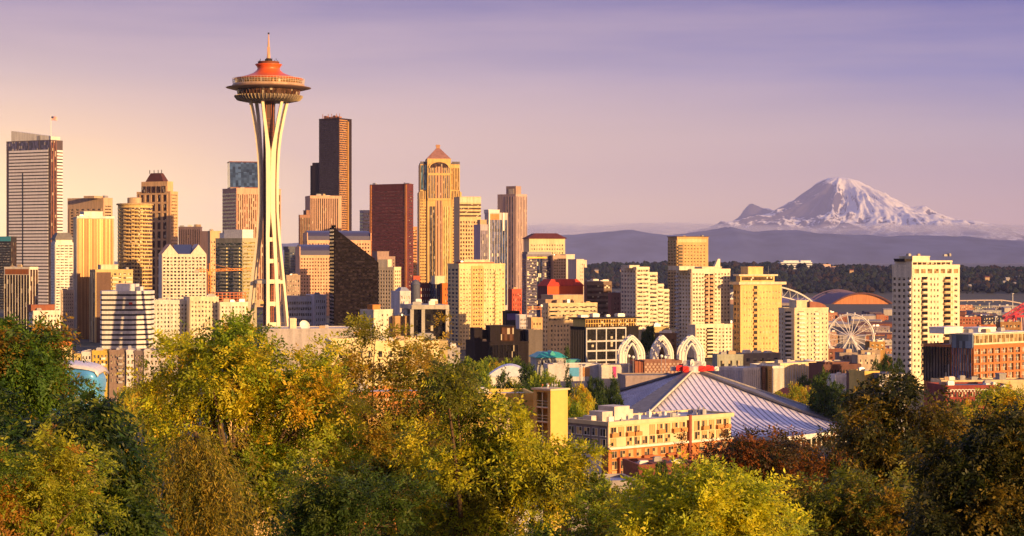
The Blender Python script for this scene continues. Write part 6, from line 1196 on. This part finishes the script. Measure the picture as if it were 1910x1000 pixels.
tree('broadleaf_tree', 'bright olive bush with light tips at the bottom under the rusty tree', 46, 1590, 1600, [(1560, 940, 70, 50), (1630, 930, 70, 60), (1590, 990, 130, 60), (1680, 960, 60, 50)], 260, 15, 9, .08, [(.16, .19, .025), (.24, .24, .03), (.09, .12, .02), (.30, .20, .03)], 22, 1080, .12, .34, .42, .2)
tree('broadleaf_tree', 'tall dark olive tree with gold flecks before the lone pale tower', 52, 1700, 1710, [(1700, 750, 62, 50), (1740, 760, 45, 50), (1632, 790, 40, 55), (1610, 850, 40, 60), (1660, 790, 45, 55), (1710, 830, 100, 70), (1650, 860, 60, 60), (1740, 900, 110, 80), (1690, 720, 26, 22)], 430, 15, 8, .085, DARKB + [(.26, .18, .03), (.08, .08, .018)], 23, 985, .2, .38, .5, .5, 16)
tree('broadleaf_tree', 'shadowed broad tree filling the lower corner by the brick hall', 40, 1850, 1850, [(1830, 790, 60, 46), (1890, 800, 60, 60), (1800, 850, 70, 60), (1870, 880, 100, 80), (1800, 950, 120, 80), (1900, 960, 90, 80)], 430, 15, 8, .075, [(.03, .04, .014), (.05, .055, .016), (.08, .08, .02), (.03, .045, .015), (.20, .15, .025)], 24, 985, .2, .32, .45, .3, 16)
tree('broadleaf_tree', 'golden brown tree between the dark tree and the photo edge beside brick hall', 90, 1880, 1885, [(1880, 760, 34, 30), (1900, 790, 36, 40), (1840, 770, 26, 22)], 110, 14, 8, .11, GOLDEN, 25, 900, .14, .5, .42, .2)
# drooping conifer
def conifer(name, label, Y, px, top, bot, halfw, pal, seed, nb=60, L=.06):
    g = np.random.default_rng(seed); q = Y / F; bx = PX(px, Y); bz = GZ(bx, Y); e = empty(name, (bx, Y, bz), label, 'tree'); zt = PZ(top, Y) - bz; zb = PZ(bot, Y) - bz; R0 = halfw * q
    cen, rc, out, paths = [], [], [], [([(0, 0, -.4), (0, 0, zb), (0, 0, zt)], [.22, .14, .02])]
    for i in range(nb):
        t = (i + .5) / nb; zc = zb + (zt - zb) * t; th = i * 2.4 + g.random() * .6; ln = R0 * (1 - t) ** .75 * g.uniform(.75, 1.12) + .12; d = np.array([math.cos(th), math.sin(th), 0])
        pts = [np.array([0, 0, zc]) + d * ln * s + np.array([0, 0, ln * (.22 * s - .62 * s * s)]) for s in np.linspace(0, 1, 9)]; paths.append((pts, [.03 * (1 - .8 * k / 8) for k in range(9)]))
        for k, p in enumerate(pts[2:]):
            for _ in range(3): cen.append(p + g.normal(size=3) * .05 * (k + 2) * np.array([1, 1, .4]) * R0); rc.append(.10); out.append(d + np.array([0, 0, -.5]))
    V, Cc = spray_leaves(np.array(cen), np.array(rc), 3, 16, L, .2, np.array(pal), g, .75, -.25, True, np.array(out))
    o = bpy.data.objects.new('crown', np_mesh('crown', V, 4, LEAF, Cc)); COL.objects.link(o); o.parent = e; limb_mesh(paths, BARK, 'trunk', e, 5); return e
conifer('conifer_tree', 'drooping olive conifer with golden sunlit sprays at the bottom', 34, 365, 805, 1120, 120, OLIVE + [(.36, .28, .03), (.42, .30, .03), (.28, .26, .03)], 31, 46, .095)
# park and street trees further off
def crown_mesh(seed, pal, L=.62, n=120, cone=False):
    g = np.random.default_rng(seed)
    if cone: bl = [(0, 0, .12 + .2 * i, .30 * (1 - i / 5.2), .30 * (1 - i / 5.2), .16) for i in range(5)]
    else: bl = [(0, 0, .55, .36, .36, .30), (-.22, .1, .5, .22, .22, .2), (.24, -.05, .52, .22, .22, .2), (0, -.2, .62, .24, .2, .2), (.06, .1, .78, .22, .22, .16)]
    cen, d = clumps(bl, n, g, .5); V, Cc = spray_leaves(cen, .075 * g.uniform(.6, 1.3, n), 18, 6, .034, .6, np.array(pal), g, .15, .3, outward=d)
    return np_mesh('crown', V, 4, LEAF, Cc), cen, g
PROT = {}
def park_tree(kind, pal, label, px, top, bot, Y, wpx, seed, name='park_tree', group='park trees beyond the near crowns'):
    k = (kind, seed % 3)
    if k not in PROT:
        me, cen, g = crown_mesh(seed % 3 + 50 + 7 * len(PROT), pal, cone=kind == 'cone'); mb = MB()
        for p, r in branchy((0, 0, 0), .3, None, cen[:24], g, .022, 6): mb.tube(p, r, 4)
        PROT[k] = (me, mb.mesh('trunk', BARK, True))
    x = PX(px, Y); zg = GZ(x, Y); zt = PZ(top, Y); h = max(4, zt - zg); w = wpx / F * Y / .8
    e = empty(name, (x, Y, zg), label, 'tree', seed * 1.7, group); e.scale = (w, w, h)
    inst('crown', PROT[k][0], e, (0, 0, 0)); inst('trunk', PROT[k][1], e, (0, 0, 0))
PT = [('gold', GOLDEN, 'bright golden shrub tree hiding the foot of the blue metal museum', 150, 741, 790, 560, 56, 3), ('gold', GOLDEN, 'golden park tree left of the blue metal museum corner', 234, 712, 745, 760, 34, 1), ('gold', GOLDEN, 'smaller golden tree below the blue metal museum', 180, 744, 770, 640, 40, 2), ('gold', GOLDEN, 'yellow street tree beside the blue metal museum bulge', 205, 745, 780, 560, 60, 5), ('gold', GOLDEN, 'yellow brown tree under the coloured apartment row', 250, 712, 760, 800, 46, 4),
      ('green', GR, 'green park tree at the foot of the cream tower', 880, 668, 705, 1000, 46, 1), ('green', GR, 'round green tree behind the white arched pavilion', 915, 664, 705, 1020, 52, 2), ('rust', RUST, 'rust brown tree between cream tower and park trees', 860, 664, 690, 1030, 34, 1), ('green', GR, 'green tree below the black glass cluster', 950, 666, 700, 1010, 48, 3), ('dark', DKG, 'dark tree at the end of the white arched pavilion', 990, 676, 720, 870, 46, 1), ('dark', DKG, 'dark green tree overlapping the white arched pavilion', 945, 694, 735, 780, 56, 2), ('green', GR, 'olive tree in front of the white arched pavilion', 905, 698, 740, 760, 52, 4), ('dark', DKG, 'deep green tree behind the stair tower top', 980, 704, 740, 740, 50, 3), ('cone', DKG, 'dark narrow cone shaped evergreen before the mural wall', 1058, 672, 730, 800, 34, 1),
      ('gold', GOLDEN, 'golden park tree beside the stair tower edge', 1078, 722, 775, 660, 62, 3), ('gold', GR, 'yellow green park tree by the pyramid roof slope', 1122, 722, 770, 940, 66, 7), ('gold', GOLDEN, 'orange gold tree at the top of the pyramid roof slope', 1165, 706, 740, 930, 34, 8), ('dark', DKG, 'dark shrub like tree under the picket wing', 1110, 702, 740, 780, 40, 4), ('green', GR, 'light green tree before the mural wall', 1030, 700, 740, 760, 44, 6), ('green', GR, 'olive green tree behind the roof edge of the apartment house', 1070, 745, 790, 560, 60, 9),
      ('gold', GOLDEN, 'golden tree over the red roofed house', 1486, 708, 735, 880, 40, 4), ('gold', GOLDEN, 'orange tree hiding the red roofed house front', 1462, 730, 775, 905, 56, 5), ('dark', DKG, 'big dark green tree beside the white slatted wall', 1545, 694, 760, 820, 66, 5), ('dark', DKG, 'dark green tree between slatted wall and yellow apartment end', 1590, 716, 765, 780, 50, 6), ('green', GR, 'olive tree at the corner of the pyramid roof', 1580, 752, 800, 950, 60, 10), ('green', GR, 'pale green tree under the big dark one', 1535, 752, 800, 940, 60, 11), ('gold', GOLDEN, 'small gold tree in front of the grey mansard block', 1650, 726, 770, 560, 40, 7), ('dark', DKG, 'dark trees row end at the lone tower foot', 1650, 660, 700, 980, 30, 7), ('dark', DKG, 'dark small tree against the lone tower', 1678, 668, 700, 960, 24, 8), ('gold', GOLDEN, 'yellow tree in front of the brick hall arches', 1800, 735, 790, 520, 70, 10), ('gold', GOLDEN, 'gold tree under the round gable of the brick hall', 1890, 738, 790, 520, 70, 11), ('dark', DKG, 'rounded dark tree growing on the modern block roof terrace', 1806, 612, 640, 862, 16, 9), ('dark', DKG, 'dark tree behind the cream terrace block', 1210, 606, 640, 1210, 26, 10), ('dark', DKG, 'street tree beside the garage sheds', 1225, 872, 920, 330, 36, 11), ('green', GR, 'street tree before the brick corner of the apartment house', 1120, 880, 930, 320, 50, 12), ('dark', DKG, 'bush like tree in front of the brick bays', 1236, 858, 900, 345, 30, 13), ('gold', GOLDEN, 'golden tree between museum and cream apartments', 290, 690, 740, 700, 60, 14)]
PT += [('gold' if i % 3 == 1 else 'dark' if i % 3 == 2 else 'green', (GR, GOLDEN, DKG)[i % 3], lab, px, tp, tp + 40, Y, w, i) for i, (lab, px, tp, Y, w) in enumerate((('green tree between cream tower foot and black glass cluster', 896, 672, 960, 44), ('amber tree in the park just under the black glass cluster', 930, 670, 990, 44), ('dark tree under the turquoise roofed pavilion', 972, 672, 960, 50), ('olive tree beside the white arched pavilion roof end', 1004, 690, 850, 50),
    ('amber tree in front of the long mural wall', 1084, 712, 760, 44), ('dark tree between amber park trees near the stair tower', 1006, 716, 720, 54), ('green tree over the yellow wing roof', 905, 712, 700, 60), ('amber tree over the yellow wing roof', 940, 722, 640, 60), ('dark tree over the stair tower shoulder', 965, 718, 680, 50), ('green tree before the roof slope of the arena', 1096, 738, 935, 60), ('amber tree at the low edge of the arena slope', 1145, 724, 935, 50), ('dark tree at the picket wing corner', 1140, 704, 800, 36),
    ('green tree below the cream tower base', 850, 676, 900, 50), ('amber tree below the white gabled hut', 838, 688, 860, 50), ('dark tree by the harbour terraces', 1630, 672, 960, 30), ('green tree beside the brown flat building', 1612, 700, 800, 36), ('amber tree at the corner of the white slatted wall', 1515, 716, 860, 44), ('dark tree behind the red roofed house', 1500, 700, 960, 36), ('green tree along the arena eaves', 1606, 750, 960, 50), ('amber tree along the arena eaves', 1560, 750, 935, 44)))]
for a in PT:
    park_tree(*a)
# leafy gardens on the slope below the viewer
rr = random.Random(41); q_ = 0
while q_ < 64:
    Y_ = rr.uniform(95, 640); px_ = rr.uniform(-120, 2030); top_ = rr.uniform(800, 960)
    if 1030 < px_ < 1420 and Y_ < 420: top_ = rr.uniform(915, 990)
    elif 930 < px_ < 1080 and Y_ < 345: top_ = rr.uniform(915, 990)
    elif px_ >= 1300: top_ = rr.uniform(845, 960)
    zt_ = PZ(top_, Y_); x_ = PX(px_, Y_)
    if zt_ - GZ(x_, Y_) < 5 or zt_ - GZ(x_, Y_) > 17 or (1055 < px_ < 1370 and 375 < Y_ < 440) or (590 < px_ < 1062 and 280 < Y_ < 350): continue
    k = q_ % 3; park_tree(('green', 'gold', 'dark')[k], (GR, GOLDEN, DKG)[k], ('leafy green garden tree on the slope below the near crowns', 'yellowing garden tree on the slope below the near crowns', 'dark green garden tree on the slope below the near crowns')[k], px_, top_, 0, Y_, rr.uniform(6, 10) * F / Y_, q_, 'garden_tree', ('green', 'yellowing', 'dark')[k] + ' garden trees on the slope'); q_ += 1
# wooded hill beyond the harbour
g = np.random.default_rng(77); n = 5200; Yt = g.uniform(5900, 8300, n); px = g.uniform(1040, 1960, n); x = PX(px, Yt); zg = ground_z(x, Yt); hh = g.uniform(10, 24, n); ww = hh * g.uniform(.35, .75, n)
ring = np.array([(math.cos(a_), math.sin(a_)) for a_ in np.linspace(0, 2 * math.pi, 7)[:-1]]); V = []; Cc = []
prof = [(.35, .1), (1.0, .35), (.75, .7), (.2, 1.0)]
pal = np.array([(.02, .035, .03), (.03, .045, .03), (.035, .035, .03), (.018, .026, .03), (.06, .04, .03)]); hue = pal[np.clip((fbm(px / 22, Yt / 160, 3, 5) * 9 - 2 + g.normal(size=n) * .6).astype(int), 0, 4)]; big = fbm(px / 14, Yt / 120, 3, 15); hh = hh * (.55 + .9 * big); ww = ww * (.6 + .8 * big)
for (r0, z0), (r1, z1) in zip(prof, prof[1:]):
    for j in range(6):
        a_, c_ = ring[j], ring[(j + 1) % 6]; jit = lambda: g.uniform(.8, 1.2, n)
        quad = [np.stack([x + ww * r_ * q_[0], Yt + ww * r_ * q_[1], zg + hh * z_], 1) for r_, q_, z_ in ((r0, a_, z0), (r0, c_, z0), (r1, c_, z1), (r1, a_, z1))]
        V.append(np.stack(quad, 1)); Cc.append(hue * g.uniform(.75, 1.25, (n, 1)))
o = bpy.data.objects.new('far_woods', np_mesh('far_woods', np.concatenate(V).reshape(-1, 3), 4, LEAF, np.concatenate(Cc))); COL.objects.link(o); tag(o, 'dark woods covering the hill beyond the harbour', 'woods', kind='stuff')
rr = random.Random(8)
for i in range(18):
    px_, Yt_ = rr.choice([rr.uniform(1090, 1240), rr.uniform(1480, 1660), rr.uniform(1795, 1905)]), rr.uniform(6000, 7300); x_ = PX(px_, Yt_); zz_ = GZ(x_, Yt_); w, d_, h_ = rr.uniform(8, 15), 9, rr.uniform(12, 19)
    e = empty('hill_house', (x_, Yt_, zz_), 'tiny pale house among dark woods on the far hill', 'house', rr.uniform(-.4, .4), 'houses scattered on the wooded hill')
    MB().box(-w / 2, w / 2, -d_ / 2, d_ / 2, 0, h_).build('wall', rr.choice([GREY, TAN, TAN, CONC]), e); MB().loft([[(-w / 2 - 1, -d_ / 2 - 1, h_), (w / 2 + 1, -d_ / 2 - 1, h_), (w / 2 + 1, d_ / 2 + 1, h_), (-w / 2 - 1, d_ / 2 + 1, h_)], [(-w / 2, -.5, h_ + 4), (w / 2, -.5, h_ + 4), (w / 2, .5, h_ + 4), (-w / 2, .5, h_ + 4)]]).build('roof', rr.choice([GREY, MAROON]), e)
# ---------------------------------------------------------------- the evening air
def volume(name, mb, col, dens, aniso=0.0, label=None):
    m = bpy.data.materials.new(name); m.use_nodes = True; t = m.node_tree; t.nodes.clear(); v = N(t, 'ShaderNodeVolumePrincipled'); o = N(t, 'ShaderNodeOutputMaterial'); v.inputs['Color'].default_value = (*col, 1); v.inputs['Density'].default_value = dens; v.inputs['Anisotropy'].default_value = aniso; t.links.new(v.outputs[0], o.inputs['Volume'])
    ob = mb.build(name, m); return tag(ob, label, name if label else None, kind='stuff')
volume('haze', MB().box(-9000, 28000, -3200, 99000, -60, 4700), (.38, .45, 1.0), 1.15e-5, -.4)
g = np.random.default_rng(5); mb = MB()
for i in range(46):
    px = g.uniform(1020, 1960); py = 424 + 12 * abs(g.normal()) * .7 - (8 if px < 1300 else 0) * g.random(); Yc = g.uniform(69000, 75000); c = np.array([PX(px, Yc), Yc, PZ(py, Yc)]); rx, rz = g.uniform(900, 3600), g.uniform(60, 190)
    rings = []
    for a_ in np.linspace(-.48, .48, 7) * math.pi:
        rings.append([tuple(c + np.array([rx * math.cos(a_) * math.cos(t_) * (1 + .25 * math.sin(3 * t_ + i)), rx * .6 * math.cos(a_) * math.sin(t_), rz * math.sin(a_) * (1 + .3 * math.sin(5 * t_ + 2 * i))])) for t_ in np.linspace(0, 2 * math.pi, 17)[:-1]])
    mb.loft(rings)
volume('cloud_bank', mb, (1, .97, .97), 3.6e-4, .2, 'thin pink cloud bank lying across the foot of the snowy mountain')
